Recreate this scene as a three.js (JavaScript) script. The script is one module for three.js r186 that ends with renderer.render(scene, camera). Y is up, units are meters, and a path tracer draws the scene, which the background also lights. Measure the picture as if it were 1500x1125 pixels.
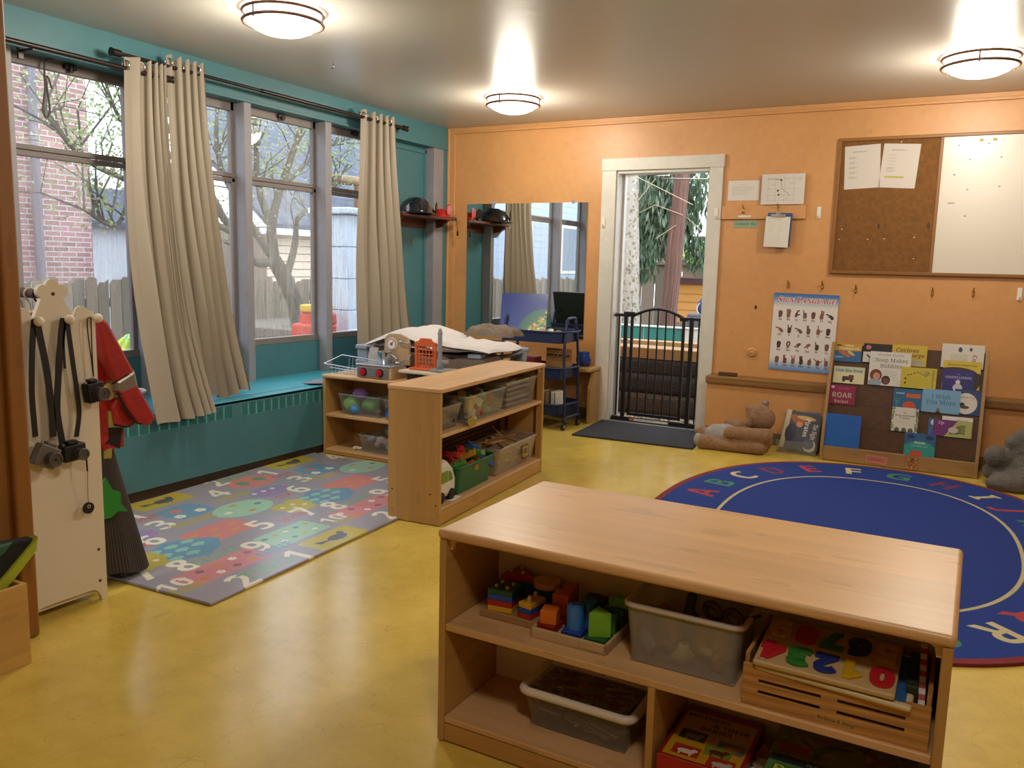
import * as THREE from 'three';
import { RoundedBoxGeometry } from 'three/addons/geometries/RoundedBoxGeometry.js';
import { TextGeometry } from 'three/addons/geometries/TextGeometry.js';
import { FontLoader } from 'three/addons/loaders/FontLoader.js';
import { MarchingCubes } from 'three/addons/objects/MarchingCubes.js';
import { mergeGeometries, mergeVertices } from 'three/addons/utils/BufferGeometryUtils.js';
import { RectAreaLightUniformsLib } from 'three/addons/lights/RectAreaLightUniformsLib.js';

// ---------- camera, sky, exposure ----------
const scene = new THREE.Scene();
const renderer = new THREE.WebGLRenderer();
renderer.toneMapping = THREE.LinearToneMapping;
renderer.toneMappingExposure = 1.0;
renderer.shadowMap.enabled = true;
RectAreaLightUniformsLib.init();
const D2R = Math.PI / 180, FPX = 1219.3;
const camera = new THREE.PerspectiveCamera(2 * Math.atan(562.5 / FPX) / D2R, 4 / 3, 0.05, 200);
camera.position.set(4.037, 1.22, 6.17);
camera.rotation.set(-8.08 * D2R, 28.61 * D2R, 1.43 * D2R, 'YXZ');
camera.updateMatrixWorld(true);
scene.add(camera);
scene.background = new THREE.Color().setRGB(0.86, 0.95, 1.08);   // even overcast daylight
scene.backgroundIntensity = 4.4;
const LAMP_POWER = 3.6, LAMP_COLOR = new THREE.Color().setRGB(1.0, 0.92, 0.78);
const LAMPS = [[1.12, 3.13], [1.16, 0.98], [3.97, 1.03], [3.97, 3.2], [1.12, 5.5, .9], [3.97, 5.7, .9]];

// ---------- small helpers ----------
const CH = 2.365;                       // ceiling height
let seed = 7;
const rnd = () => { seed = (seed * 1664525 + 1013904223) >>> 0; return seed / 4294967296; };
const rr = (a, b) => a + (b - a) * rnd();
const V = (x, y, z) => new THREE.Vector3(x, y, z);
const lerp = (a, b, t) => a + (b - a) * t;
const ray = (x, y) => V((x - 750) / FPX, -(y - 562.5) / FPX, -1).applyQuaternion(camera.quaternion);
const onX = (x, y, X) => { const d = ray(x, y); return d.multiplyScalar((X - camera.position.x) / d.x).add(camera.position); };
const onY = (x, y, Y = 0) => { const d = ray(x, y); return d.multiplyScalar((Y - camera.position.y) / d.y).add(camera.position); };
const onZ = (x, y, Z = 0) => { const d = ray(x, y); return d.multiplyScalar((Z - camera.position.z) / d.z).add(camera.position); };

const taken = new Map();
function numbered(n) { const k = taken.get(n) ?? 0; taken.set(n, k + 1); return k ? n + '_' + String(k).padStart(3, '0') : n; }
// geometry: everything becomes non-indexed position / normal / uv; uv in metres, u along the longer side
function uvm(g, s = 1, ou = rnd() * 3, ov = rnd() * 3) {
  g = g.index ? g.toNonIndexed() : g;
  g.computeBoundingBox(); const sz = g.boundingBox.getSize(V()).toArray();
  const p = g.attributes.position, uv = new Float32Array(p.count * 2), a = V(), b = V(), c = V(), n = V();
  for (let i = 0; i < p.count; i += 3) {
    a.fromBufferAttribute(p, i); b.fromBufferAttribute(p, i + 1); c.fromBufferAttribute(p, i + 2);
    n.subVectors(b, a).cross(c.clone().sub(a)); const q = [Math.abs(n.x), Math.abs(n.y), Math.abs(n.z)];
    const k = q[0] >= q[1] && q[0] >= q[2] ? 0 : q[1] >= q[2] ? 1 : 2;
    let [e, f] = [[1, 2], [0, 2], [0, 1]][k]; if (sz[f] > sz[e]) [e, f] = [f, e];
    for (let j = 0; j < 3; j++) { const t = [p.getX(i + j), p.getY(i + j), p.getZ(i + j)]; uv[(i + j) * 2] = t[e] * s + ou; uv[(i + j) * 2 + 1] = t[f] * s + ov + k * .37; }
  }
  g.setAttribute('uv', new THREE.BufferAttribute(uv, 2)); return g;
}
function clean(g) {
  if (g.index) g = g.toNonIndexed();
  for (const k of Object.keys(g.attributes)) if (!['position', 'normal', 'uv'].includes(k)) g.deleteAttribute(k);
  if (!g.attributes.normal) g.computeVertexNormals();
  if (!g.attributes.uv) g.setAttribute('uv', new THREE.BufferAttribute(new Float32Array(g.attributes.position.count * 2), 2));
  g.morphAttributes = {}; return g;
}
const mv = (g, x = 0, y = 0, z = 0, rx = 0, ry = 0, rz = 0) => { if (rx) g.rotateX(rx); if (ry) g.rotateY(ry); if (rz) g.rotateZ(rz); return g.translate(x, y, z); };
const bx = (x0, x1, y0, y1, z0, z1, r = 0, s = 1) => {
  const w = Math.abs(x1 - x0), h = Math.abs(y1 - y0), d = Math.abs(z1 - z0), q = Math.min(r, w / 2.2, h / 2.2, d / 2.2);
  const g = q > 0 ? new RoundedBoxGeometry(w, h, d, 2, q) : new THREE.BoxGeometry(w, h, d);
  return uvm(g.translate((x0 + x1) / 2, (y0 + y1) / 2, (z0 + z1) / 2), s);
};
const cb = (w, h, d, r = 0) => bx(-w / 2, w / 2, 0, h, -d / 2, d / 2, r);       // box standing on its base
const cyl = (r0, r1, h, x = 0, y = 0, z = 0, seg = 20, rx = 0, ry = 0, rz = 0) => mv(uvm(new THREE.CylinderGeometry(r1, r0, h, seg)), x, y, z, rx, ry, rz);
const sph = (r, x = 0, y = 0, z = 0, sx = 1, sy = 1, sz = 1, seg = 16) => uvm(new THREE.SphereGeometry(r, seg, Math.max(6, seg * .7 | 0)).scale(sx, sy, sz).translate(x, y, z));
const tor = (R, r, x = 0, y = 0, z = 0, rx = 0, ry = 0, seg = 28) => mv(clean(new THREE.TorusGeometry(R, r, 8, seg)), x, y, z, rx, ry);
const tube = (pts, r, seg = 24, rad = 8, closed = false) => clean(new THREE.TubeGeometry(new THREE.CatmullRomCurve3(pts.map(p => p.isVector3 ? p : V(...p)), closed, 'catmullrom', .4), seg, r, rad, closed));
const bar = (a, b, r, seg = 8) => { const d = V().subVectors(b, a), g = new THREE.CylinderGeometry(r, r, d.length(), seg); g.applyQuaternion(new THREE.Quaternion().setFromUnitVectors(V(0, 1, 0), d.clone().normalize())); return clean(g.translate((a.x + b.x) / 2, (a.y + b.y) / 2, (a.z + b.z) / 2)); };
const lathe = (pts, seg = 28) => clean(new THREE.LatheGeometry(pts.map(p => new THREE.Vector2(...p)), seg));
const shp = (pts) => new THREE.Shape(pts.map(p => new THREE.Vector2(...p)));
const ext = (shape, d, bev = 0) => uvm(new THREE.ExtrudeGeometry(Array.isArray(shape) ? shp(shape) : shape, { depth: d, bevelEnabled: bev > 0, bevelSize: bev, bevelThickness: bev, bevelSegments: 2, curveSegments: 10 }));
// a grid surface from a function of (u, v)
function sheet(fn, nu, nv) {
  const p = [], uv = [], ix = [];
  for (let j = 0; j <= nv; j++) for (let i = 0; i <= nu; i++) { const q = fn(i / nu, j / nv); p.push(q.x, q.y, q.z); uv.push(i / nu, 1 - j / nv); }
  for (let j = 0; j < nv; j++) for (let i = 0; i < nu; i++) { const a = j * (nu + 1) + i, b = a + 1, c = a + nu + 1, d = c + 1; ix.push(a, c, b, b, c, d); }
  const g = new THREE.BufferGeometry(); g.setAttribute('position', new THREE.Float32BufferAttribute(p, 3)); g.setAttribute('uv', new THREE.Float32BufferAttribute(uv, 2)); g.setIndex(ix); g.computeVertexNormals(); return clean(g);
}
// flat ribbon of width w along points, facing direction n
function ribbon(pts, w, n, t = .0025) {
  const c = new THREE.CatmullRomCurve3(pts.map(p => p.isVector3 ? p : V(...p)), false, 'catmullrom', .4), N = 26, out = [];
  for (const o of [-1, 1]) out.push(sheet((u, v) => { const p = c.getPoint(v), d = c.getTangent(v), s = d.clone().cross(n).normalize(); return p.addScaledVector(s, (u - .5) * w * o).addScaledVector(n, o * t / 2); }, 1, N));
  return mergeGeometries(out);
}
// smooth-joined solid: prims [ax,ay,az,ra, bx,by,bz,rb] (tapered capsules)
function blob(prims, res = 44, k = .02) {
  const lo = V(1e9, 1e9, 1e9), hi = V(-1e9, -1e9, -1e9);
  const P = prims.map(q => q.length === 4 ? [...q, ...q.slice(0, 3), q[3]] : q);
  for (const q of P) for (const o of [0, 4]) for (const [i, ax] of ['x', 'y', 'z'].entries()) { lo[ax] = Math.min(lo[ax], q[o + i] - q[o + 3]); hi[ax] = Math.max(hi[ax], q[o + i] + q[o + 3]); }
  const c = lo.clone().add(hi).multiplyScalar(.5), half = Math.max(hi.x - lo.x, hi.y - lo.y, hi.z - lo.z) / 2 * 1.12 + k;
  const mc = new MarchingCubes(res, new THREE.MeshBasicMaterial(), false, false, 60000); mc.isolation = 0;
  const hs = res / 2;
  for (let z = 0; z < res; z++) for (let y = 0; y < res; y++) for (let x = 0; x < res; x++) {
    const px = c.x + (x - hs) / hs * half, py = c.y + (y - hs) / hs * half, pz = c.z + (z - hs) / hs * half;
    let s = 0;
    for (const q of P) {
      const dx = q[4] - q[0], dy = q[5] - q[1], dz = q[6] - q[2], L = dx * dx + dy * dy + dz * dz;
      let t = L ? ((px - q[0]) * dx + (py - q[1]) * dy + (pz - q[2]) * dz) / L : 0; t = t < 0 ? 0 : t > 1 ? 1 : t;
      const ex = px - q[0] - dx * t, ey = py - q[1] - dy * t, ez = pz - q[2] - dz * t;
      s += Math.exp(-(Math.sqrt(ex * ex + ey * ey + ez * ez) - q[3] - (q[7] - q[3]) * t) / k);
    }
    mc.field[x + y * res + z * res * res] = s > 0 ? Math.min(1, Math.max(-1, k * Math.log(s))) : -1;
  }
  mc.update();
  let g = new THREE.BufferGeometry();
  g.setAttribute('position', new THREE.BufferAttribute(mc.positionArray.slice(0, mc.count * 3), 3));
  g.scale(half, half, half).translate(c.x, c.y, c.z);
  g = mergeVertices(g, 1e-5); g.computeVertexNormals();
  return uvm(g, 1);
}
function mesh(name, geos, m, parent) {
  const a = (Array.isArray(geos) ? geos : [geos]).map(clean);
  const o = new THREE.Mesh(a.length > 1 ? mergeGeometries(a) : a[0], m);
  o.name = parent ? name : numbered(name); o.castShadow = o.receiveShadow = true; (parent ?? scene).add(o); return o;
}
function tag(o, label, category, group, kind) { Object.assign(o.userData, { label, category }); if (group) o.userData.group = group; if (kind) o.userData.kind = kind; return o; }
function thing(name, label, category, pos = [0, 0, 0], turn = 0, group) {
  const o = new THREE.Group(); o.name = numbered(name); scene.add(o);
  o.position.set(...(pos.isVector3 ? pos.toArray() : pos)); o.rotation.y = turn; return tag(o, label, category, group);
}
function solo(name, label, category, geos, m, pos, turn = 0, group) { const o = mesh(name, geos, m); if (pos) o.position.set(...(pos.isVector3 ? pos.toArray() : pos)); o.rotation.y = turn; return tag(o, label, category, group); }
function struct(name, geos, m, parent) { const o = mesh(name, geos, m, parent); if (!parent) o.userData.kind = 'structure'; return o; }
function sgroup(name) { const o = new THREE.Group(); o.name = name; o.userData.kind = 'structure'; scene.add(o); return o; }
function copy(o, pos, turn, label) { const c = o.clone(); c.name = numbered(o.name.replace(/_\d{3}$/, '')); scene.add(c); if (pos) c.position.set(...(pos.isVector3 ? pos.toArray() : pos)); if (turn !== undefined) c.rotation.y = turn; c.userData = { ...o.userData }; if (label) c.userData.label = label; return c; }

// ---------- textures ----------
const hash = (x, y, s) => { let h = (x * 374761393 + y * 668265263 + s * 982451653) | 0; h = Math.imul(h ^ (h >>> 13), 1274126177); return ((h ^ (h >>> 16)) >>> 0) / 4294967296; };
function vn(x, y, px, py, s) {            // value noise that repeats after px, py cells
  const xi = Math.floor(x), yi = Math.floor(y); let fx = x - xi, fy = y - yi; fx = fx * fx * (3 - 2 * fx); fy = fy * fy * (3 - 2 * fy);
  const h = (a, b) => hash(((a % px) + px) % px, ((b % py) + py) % py, s);
  return lerp(lerp(h(xi, yi), h(xi + 1, yi), fx), lerp(h(xi, yi + 1), h(xi + 1, yi + 1), fx), fy);
}
function dataTex(w, h, fn, rx = 1, ry = 1, srgb = true) {
  const d = new Uint8Array(w * h * 4);
  for (let y = 0; y < h; y++) for (let x = 0; x < w; x++) { const c = fn(x / w, y / h); for (let k = 0; k < 3; k++) d[(y * w + x) * 4 + k] = Math.max(0, Math.min(255, c[k] * 255)); d[(y * w + x) * 4 + 3] = 255; }
  const t = new THREE.DataTexture(d, w, h); t.wrapS = t.wrapT = THREE.RepeatWrapping; t.magFilter = THREE.LinearFilter; t.minFilter = THREE.LinearFilter; t.repeat.set(rx, ry); if (srgb) t.colorSpace = THREE.SRGBColorSpace; t.needsUpdate = true; return t;
}
function print(w, h, fn, srgb = true) {
  const c = document.createElement('canvas'); c.width = w; c.height = h; const g = c.getContext('2d'); fn(g, w, h);
  const t = new THREE.CanvasTexture(c); if (srgb) t.colorSpace = THREE.SRGBColorSpace; return t;
}
const gray = v => [v, v, v];
const T = {};
T.wood = dataTex(512, 512, (u, v) => {      // glued staves with fine grain, repeat 1 m x 0.5 m
  const st = Math.floor(v * 6), tone = hash(st, 3, 9), f = vn(u * 5, v * 120, 5, 120, 2 + st), g = vn(u * 14, v * 260, 14, 260, 5), k = vn(u * 3 + tone * 3, v * 18, 3, 18, 8);
  const t = .88 + .05 * (tone - .5) + .035 * (f - .5) + .03 * (g - .5) + .05 * (k - .5), s = vn(u * 9, v * 14, 9, 14, 21) > .86 ? -.05 : 0;
  return [t + s + .06, t * .985 + s + .045, t * .95 + s * 1.2 + .02];
}, 1, 2);
T.pine = dataTex(512, 512, (u, v) => {      // strong rings
  const r = Math.sin((v * 26 + 2.2 * vn(u * 3, v * 6, 3, 6, 4)) * Math.PI * 2), t = .82 + .1 * r * r * r + .05 * (vn(u * 20, v * 200, 20, 200, 3) - .5);
  return [t + .05, t * .96 + .02, t * .88];
}, 1, 2);
T.floor = dataTex(1024, 1024, (u, v) => {    // marbled sheet vinyl with scuffs, repeat 2 m
  let t = .5 * vn(u * 14, v * 22, 14, 22, 1) + .3 * vn(u * 60, v * 40, 60, 40, 2) + .2 * vn(u * 160, v * 160, 160, 160, 3);
  const q = vn(u * 5, v * 5, 5, 5, 6), spk = vn(u * 240, v * 240, 240, 240, 7) > .93 ? -.07 : 0, sc = Math.abs(vn(u * 9 + 3 * v, v * 30, 12, 30, 11) - .5) < .006 ? -.06 : 0;
  const b = .93 + .11 * (t - .5) + .06 * (q - .5) + spk + sc; return [b, b * (.995 + .02 * (t - .5)), b * (.96 + .12 * (t - .5))];
}, .5, .5);
T.mott = dataTex(256, 256, (u, v) => gray(.5 + .5 * (.5 * vn(u * 8, v * 8, 8, 8, 1) + .3 * vn(u * 32, v * 32, 32, 32, 2) + .2 * vn(u * 100, v * 100, 100, 100, 3))), 1.3, 1.3, false);
T.paint = dataTex(512, 512, (u, v) => { const t = .965 + .05 * (vn(u * 6, v * 6, 6, 6, 1) - .5) + .03 * (vn(u * 40, v * 40, 40, 40, 2) - .5), k = vn(u * 70, v * 70, 70, 70, 9) > .965 ? -.07 : 0; return [t + k, t + k * 1.2, t + k * 1.3]; }, .7, .7);
T.weave = dataTex(128, 128, (u, v) => gray(.5 + .25 * Math.sin(u * 64 * Math.PI) + .25 * Math.sin(v * 64 * Math.PI)), 10, 10, false);
T.fur = dataTex(256, 256, (u, v) => gray(.6 * vn(u * 90, v * 90, 90, 90, 1) + .4 * vn(u * 24, v * 24, 24, 24, 2)), 4, 4, false);
T.furc = dataTex(256, 256, (u, v) => gray(.78 + .22 * (.5 * vn(u * 60, v * 60, 60, 60, 5) + .5 * vn(u * 12, v * 12, 12, 12, 6))), 4, 4);
T.bark = dataTex(256, 256, (u, v) => { const s = .5 * vn(u * 26, v * 5, 26, 5, 3) + .35 * vn(u * 60, v * 12, 60, 12, 5) + .15 * vn(u * 120, v * 60, 120, 60, 6), t = .55 + .5 * s; return [t, t * .97, t * .94]; }, 2, 2);
const mats = new Map();
function mt(color, o = {}) {
  const key = color + JSON.stringify(o, (k, v) => v && v.isTexture ? v.uuid : v);
  if (mats.has(key)) return mats.get(key);
  const m = new THREE.MeshPhysicalMaterial({ color, roughness: .6, side: THREE.DoubleSide, ...o }); mats.set(key, m); return m;
}
const MAPLE = mt('#dab489', { map: T.wood, roughness: .36, roughnessMap: null });
const MAPLE2 = mt('#c49d60', { map: T.wood, roughness: .42 });
const OAKRAIL = mt('#9c7a4a', { map: T.pine, roughness: .45 });
const CRATE = mt('#c99f62', { map: T.pine, roughness: .6 });
const WHITE = mt('#e6e1d4', { roughness: .5 });
const BLACK = mt('#15151a', { roughness: .55 });
const DARKMETAL = mt('#2a211f', { roughness: .4, metalness: .5 });
const BRASS = mt('#b58a3c', { roughness: .3, metalness: .9 });
const CHROME = mt('#c9ccd0', { roughness: .2, metalness: 1 });
const PAPER = mt('#e9e4dc', { roughness: .8 });
const pm = (t, o = {}) => new THREE.MeshPhysicalMaterial({ map: t, roughness: .6, side: THREE.DoubleSide, ...o });
// a thin printed card in the local xy plane, front towards +z
const card = (w, h, t = .002) => clean(new THREE.BoxGeometry(w, h, t));
const font = await new FontLoader().loadAsync('fonts/droid/droid_sans_bold.typeface.json');
// ---------- the room ----------
const TEAL = mt('#4a7f87', { map: T.paint, roughness: .48, bumpMap: T.mott, bumpScale: .0006 });
const ORANGE = mt('#d39a60', { map: T.paint, roughness: .42, bumpMap: T.mott, bumpScale: .0008 });
const CEIL = mt('#c6c1b6', { roughness: .36, bumpMap: T.mott, bumpScale: .0012 });
const FRAMEW = mt('#d9d5ca', { roughness: .45, map: T.paint });
const WFRAME = mt('#857c78', { roughness: .5, map: T.paint });
const POST = mt('#98959a', { roughness: .5, map: T.paint });
const RX = 7.2, RZ = 8.4;
struct('floor', bx(-.15, RX, -.1, 0, -.13, RZ), mt('#e3c55f', { map: T.floor, roughness: .2, bumpMap: T.mott, bumpScale: .0004 }));
struct('ceiling', bx(-.3, RX + .1, CH, CH + .1, -.15, RZ + .1), CEIL);
struct('wall_right', bx(RX, RX + .12, 0, CH, -.13, RZ), ORANGE);
struct('wall_front', bx(-.15, RX, 0, CH, RZ, RZ + .12), ORANGE);
const DX0 = 1.553, DX1 = 2.285, DH = 1.957;                       // door opening
struct('wall_back', [bx(-.15, DX0, 0, CH, -.13, 0), bx(DX1, RX, 0, CH, -.13, 0), bx(DX0, DX1, DH, CH, -.13, 0), bx(2.385, RX, 0, .405, 0, .15, .004)], ORANGE);
struct('baseboard_back', [bx(2.388, RX, 0, .085, .15, .158, .003), bx(.3, 1.44, 0, .09, 0, .012, .003)], mt('#6b5a45', { roughness: .6, map: T.paint }));
struct('trim_1', [bx(0, RX, CH - .05, CH, 0, .012, .003), bx(0, RX, CH - .05, CH - .03, .01, .022, .004)], ORANGE);
struct('trim_2', [bx(0, .075, 0, CH, 0, .02, .004), bx(0, .022, 0, CH, 0, .03, .006)], ORANGE);
const ledge = struct('trim_3', bx(2.38, RX, .405, .46, 0, .172, .008), OAKRAIL); ledge.name = 'trim_3';
// left wall: header above, solid panel below, posts, one filled bay
struct('wall_left', [bx(-.16, 0, 2.195, CH, -.13, RZ), bx(-.16, -.07, 0, .655, -.13, RZ), bx(-.16, 0, .655, 2.195, -.13, .082), bx(-.14, -.09, .655, 2.195, .22, .76), bx(-.16, 0, .4, 2.195, 6.06, RZ)], TEAL);
{
  const s = sgroup('trim_4');
  for (const [a, b] of [[.082, .222], [.76, .82], [1.505, 1.569], [2.253, 2.311], [2.998, 3.056], [3.742, 3.8], [4.488, 4.546], [5.234, 5.292], [5.98, 6.06]]) struct('post', bx(-.12, 0, .43, 2.195, a, b, .003), POST, s);
  struct('header_lip', bx(-.12, .012, 2.18, 2.198, 0, 6, .003), TEAL, s);
  for (const [y0, y1] of [[2.13, 2.16]]) struct('panel_bead', [bx(-.09, -.078, y0, y1, .222, .76, .003), bx(-.09, -.078, .66, y1, .222, .245, .003)], TEAL, s);
}
const glassU = new THREE.MeshPhysicalMaterial({ color: '#f4f8fa', transmission: .9, roughness: 0, thickness: 0, side: THREE.DoubleSide });
const hazeT = dataTex(256, 512, (u, v) => { const s = vn(u * 60, v * 5, 60, 5, 4) * .6 + vn(u * 8, v * 4, 8, 4, 6) * .4; return gray(1 - .3 * s - .1); }, 1, 1, false);
const glassL = new THREE.MeshPhysicalMaterial({ color: '#eef2f6', transmission: 1, transmissionMap: hazeT, roughness: 0, thickness: 0, side: THREE.DoubleSide });
[[.82, 1.505], [1.569, 2.253], [2.311, 2.998], [3.056, 3.742], [3.8, 4.488], [4.546, 5.234], [5.292, 5.98]].forEach(([a, b], i) => {
  const w = sgroup('window_' + (i + 1)), z0 = a, z1 = b, X0 = -.125, X1 = -.09;
  struct('frame_rail', bx(X0, X1 + .012, .655, .697, z0, z1, .003), WFRAME, w);
  struct('frame_rail', bx(X0, X1, 1.695, 1.722, z0, z1, .003), WFRAME, w);
  struct('frame_rail', bx(X0, X1 + .006, 1.726, 1.752, z0, z1, .003), WFRAME, w);
  struct('frame_rail', bx(X0, X1, 2.13, 2.195, z0, z1, .003), WFRAME, w);
  struct('frame_stile', bx(X0, X1, .655, 2.195, z0, z0 + .026, .003), WFRAME, w);
  struct('frame_stile', bx(X0, X1, .655, 2.195, z1 - .022, z1, .003), WFRAME, w);
  struct('pane', new THREE.PlaneGeometry(z1 - z0 - .04, .98).rotateY(Math.PI / 2).translate(-.108, 1.196, (z0 + z1) / 2), glassL, w);
  struct('pane', new THREE.PlaneGeometry(z1 - z0 - .04, .4).rotateY(Math.PI / 2).translate(-.108, 1.94, (z0 + z1) / 2), glassU, w);
  const zc = (z0 + z1) / 2;
  struct('catch', [bx(X1, X1 + .02, 2.15, 2.175, zc - .035, zc + .03, .004), cyl(.012, .012, .03, X1 + .02, 2.15, zc, 10)], DARKMETAL, w);
});
// heater cover under the windows
{
  const s = sgroup('trim_5'), F = .474;
  struct('cover_front', bx(F - .02, F, .055, .34, 0, 6), TEAL, s);
  struct('cover_front', bx(F - .02, F, .405, .434, 0, 6, .004), TEAL, s);
  struct('cover_top', bx(-.075, F, .416, .4345, 0, 6, .003), mt('#3f9fb4', { roughness: .34, map: T.paint }), s);  // teal with the blue window daylight painted in, brighter than the front
  struct('cover_top_seam', bx(F - .085, F - .08, .4345, .4358, 0, 6), mt('#2b6a76', {}), s);
  struct('grille_shade_strip', bx(F - .03, F - .022, .335, .41, 0, 6), BLACK, s);  // black strip painted as the shade in the recess behind the slats
  struct('kick_strip', bx(F - .03, F - .012, 0, .056, 0, 6), mt('#3a2a1c', {}), s);
  const GR = mt('#5aa5a4', { roughness: .45 });
  const cell = []; for (let k = 0; k < 9; k++) cell.push(bx(F - .012, F - .001, k * .0075, k * .0075 + .0026, 0, .052));
  cell.push(bx(F - .014, F, -.004, .069, .05, .06));
  const block = mergeGeometries(cell.map(clean));
  for (let z = .02, k = 0; z < 4.6; z += .06) { const o = struct('grille', block, GR, s); o.position.set(0, .3405, z); k++; }
  struct('grille_gap_plate', bx(F - .012, F + .001, .338, .407, 2.82, 2.9), TEAL, s);
}
// wooden partition beside the clothes rack
{
  const s = sgroup('wall_partition'), W = mt('#93642c', { map: T.wood, roughness: .5 });
  for (let z = 4.71; z < 7.5; z += .28) struct('plank', bx(1.40, 1.478, 0, CH, z, z + .276, .004), W, s);
  struct('corner_trim', bx(1.39, 1.502, 0, CH, 4.655, 4.712, .012), W, s);
}
// door, casing, open leaf
{
  const s = sgroup('trim_6');
  struct('casing', bx(1.437, DX0, 0, 1.968, 0, .022, .003), FRAMEW, s);
  struct('casing', bx(DX1, 2.382, 0, 1.968, 0, .022, .003), FRAMEW, s);
  struct('casing', bx(1.433, 2.388, 1.966, 2.058, 0, .028, .003), FRAMEW, s);
  struct('jamb', bx(DX0 - .012, DX0 + .012, 0, DH, -.15, .004), FRAMEW, s);
  struct('jamb', bx(DX1 - .012, DX1 + .012, 0, DH, -.15, .004), FRAMEW, s);
  struct('jamb', bx(DX0, DX1, DH - .012, DH + .01, -.15, .004), FRAMEW, s);
  struct('door_stop', [bx(DX0 + .01, DX0 + .03, 0, DH, -.15, -.1), bx(DX1 - .03, DX1 - .01, 0, DH, -.15, -.1)], FRAMEW, s);
  struct('threshold', bx(DX0, DX1, 0, .014, -.15, .02, .004), mt('#8d8a85', { metalness: .7, roughness: .4 }), s);
  const d = sgroup('door_1'); d.position.set(DX1 - .004, 0, -.16); d.rotation.y = -74 * D2R;      // leaf swung out, hinge side at its origin
  struct('leaf', bx(-.72, 0, .015, DH - .01, -.045, 0, .003), FRAMEW, d);
  struct('closer', bx(-.27, -.06, DH - .14, DH - .07, 0, .05, .008), mt('#8f8f8c', { roughness: .4, metalness: .5 }), d);
  const arm = sgroup('trim_7');
  struct('closer_arm', [bar(V(1.86, DH - .045, -.13), V(2.2, DH - .05, -.21), .006), bx(1.83, 1.93, DH - .03, DH - .005, -.13, -.1, .004)], CHROME, arm);
}
// ceiling lamps: bronze rings round a white bowl
LAMPS.forEach(([x, z, pw = 1], i) => {
  const t = thing('ceiling_lamp', ['white bowl ceiling lamp with two bronze rings near the windows', 'white bowl ceiling lamp with two bronze rings above the wall mirror', 'white bowl ceiling lamp with two bronze rings above the whiteboard', 'white bowl ceiling lamp with two bronze rings above the blue rug', 'white bowl ceiling lamp with two bronze rings above the wooden partition', 'white bowl ceiling lamp with two bronze rings at the far end of the room'][i], 'ceiling lamp', [x, CH, z], 0, 'ceiling lamps');
  const prof = [[.001, -.112], [.05, -.109], [.1, -.098], [.14, -.08], [.168, -.058], [.17, -.05], [.17, -.004]];
  mesh('bowl', lathe(prof, 40), new THREE.MeshPhysicalMaterial({ color: '#fff6e8', roughness: .5, emissive: new THREE.Color().setRGB(1, .93, .82), emissiveIntensity: 2.6, side: THREE.DoubleSide }), t);
  const RING = mt('#6b5348', { roughness: .35, metalness: .7 });
  mesh('ring', tor(.182, .0075, 0, -.012, 0, Math.PI / 2, 0, 48), RING, t);
  mesh('ring', tor(.182, .0075, 0, -.056, 0, Math.PI / 2, 0, 48), RING, t);
  for (let k = 0; k < 3; k++) { const a = .5 + k * 2.094; mesh('strap', bx(-.002, .002, -.07, -.004, -.004, .004).translate(.183, 0, 0).rotateY(a), RING, t); }
  const l = new THREE.PointLight(LAMP_COLOR, LAMP_POWER * pw, 0, 2); l.position.set(0, -.085, 0); l.castShadow = true; l.shadow.radius = 6; l.shadow.mapSize.set(1024, 1024); l.name = 'lamp_light'; t.add(l);
});
{ const o = solo('ceiling_hook', 'small metal cup hook screwed into the ceiling', 'hook', tube([V(0, 0, 0), V(0, -.02, 0), V(.012, -.035, 0), V(0, -.05, 0), V(-.01, -.04, 0)], .003), CHROME, [onY(487, 88, CH).x, CH, onY(487, 88, CH).z]); }
// ---------- outside ----------
const CHIPS = mt('#a39683', { roughness: .95, bumpMap: T.fur, bumpScale: .02, map: T.furc });
const SOIL = mt('#7d7668', { roughness: 1, map: T.furc, bumpMap: T.fur, bumpScale: .01 });
const FENCE = mt('#948e88', { roughness: .9, map: T.pine }), FENCE2 = mt('#7f7e78', { roughness: .9, map: T.pine });
struct('ground', [bx(-40, -.17, -.6, -.42, -30, 30), bx(-.17, 40, -.6, -.2, -30, -.75)], SOIL);
struct('ground_chips', bx(-3, 6, -.3, -.055, -1.0, -.13), CHIPS);
struct('ground_bed', bx(-6, 8, -.3, .4, -9, -1.2), CHIPS);
{ // loose bark chips by the door step
  const g = []; for (let i = 0; i < 420; i++) { const q = bx(-.02, .02, -.004, .004, -.008, .008); q.rotateX(rr(-.6, .6)).rotateY(rr(0, 6)).rotateZ(rr(-.6, .6)); q.translate(rr(1.2, 2.6), -.05, rr(-.7, -.16)); g.push(q); }
  tag(mesh('bark_chips', g, mt('#b9a98f', { roughness: .95 })), 'scattered pale bark chips on the ground outside the door', 'bark chips', null, 'stuff');
}
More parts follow.
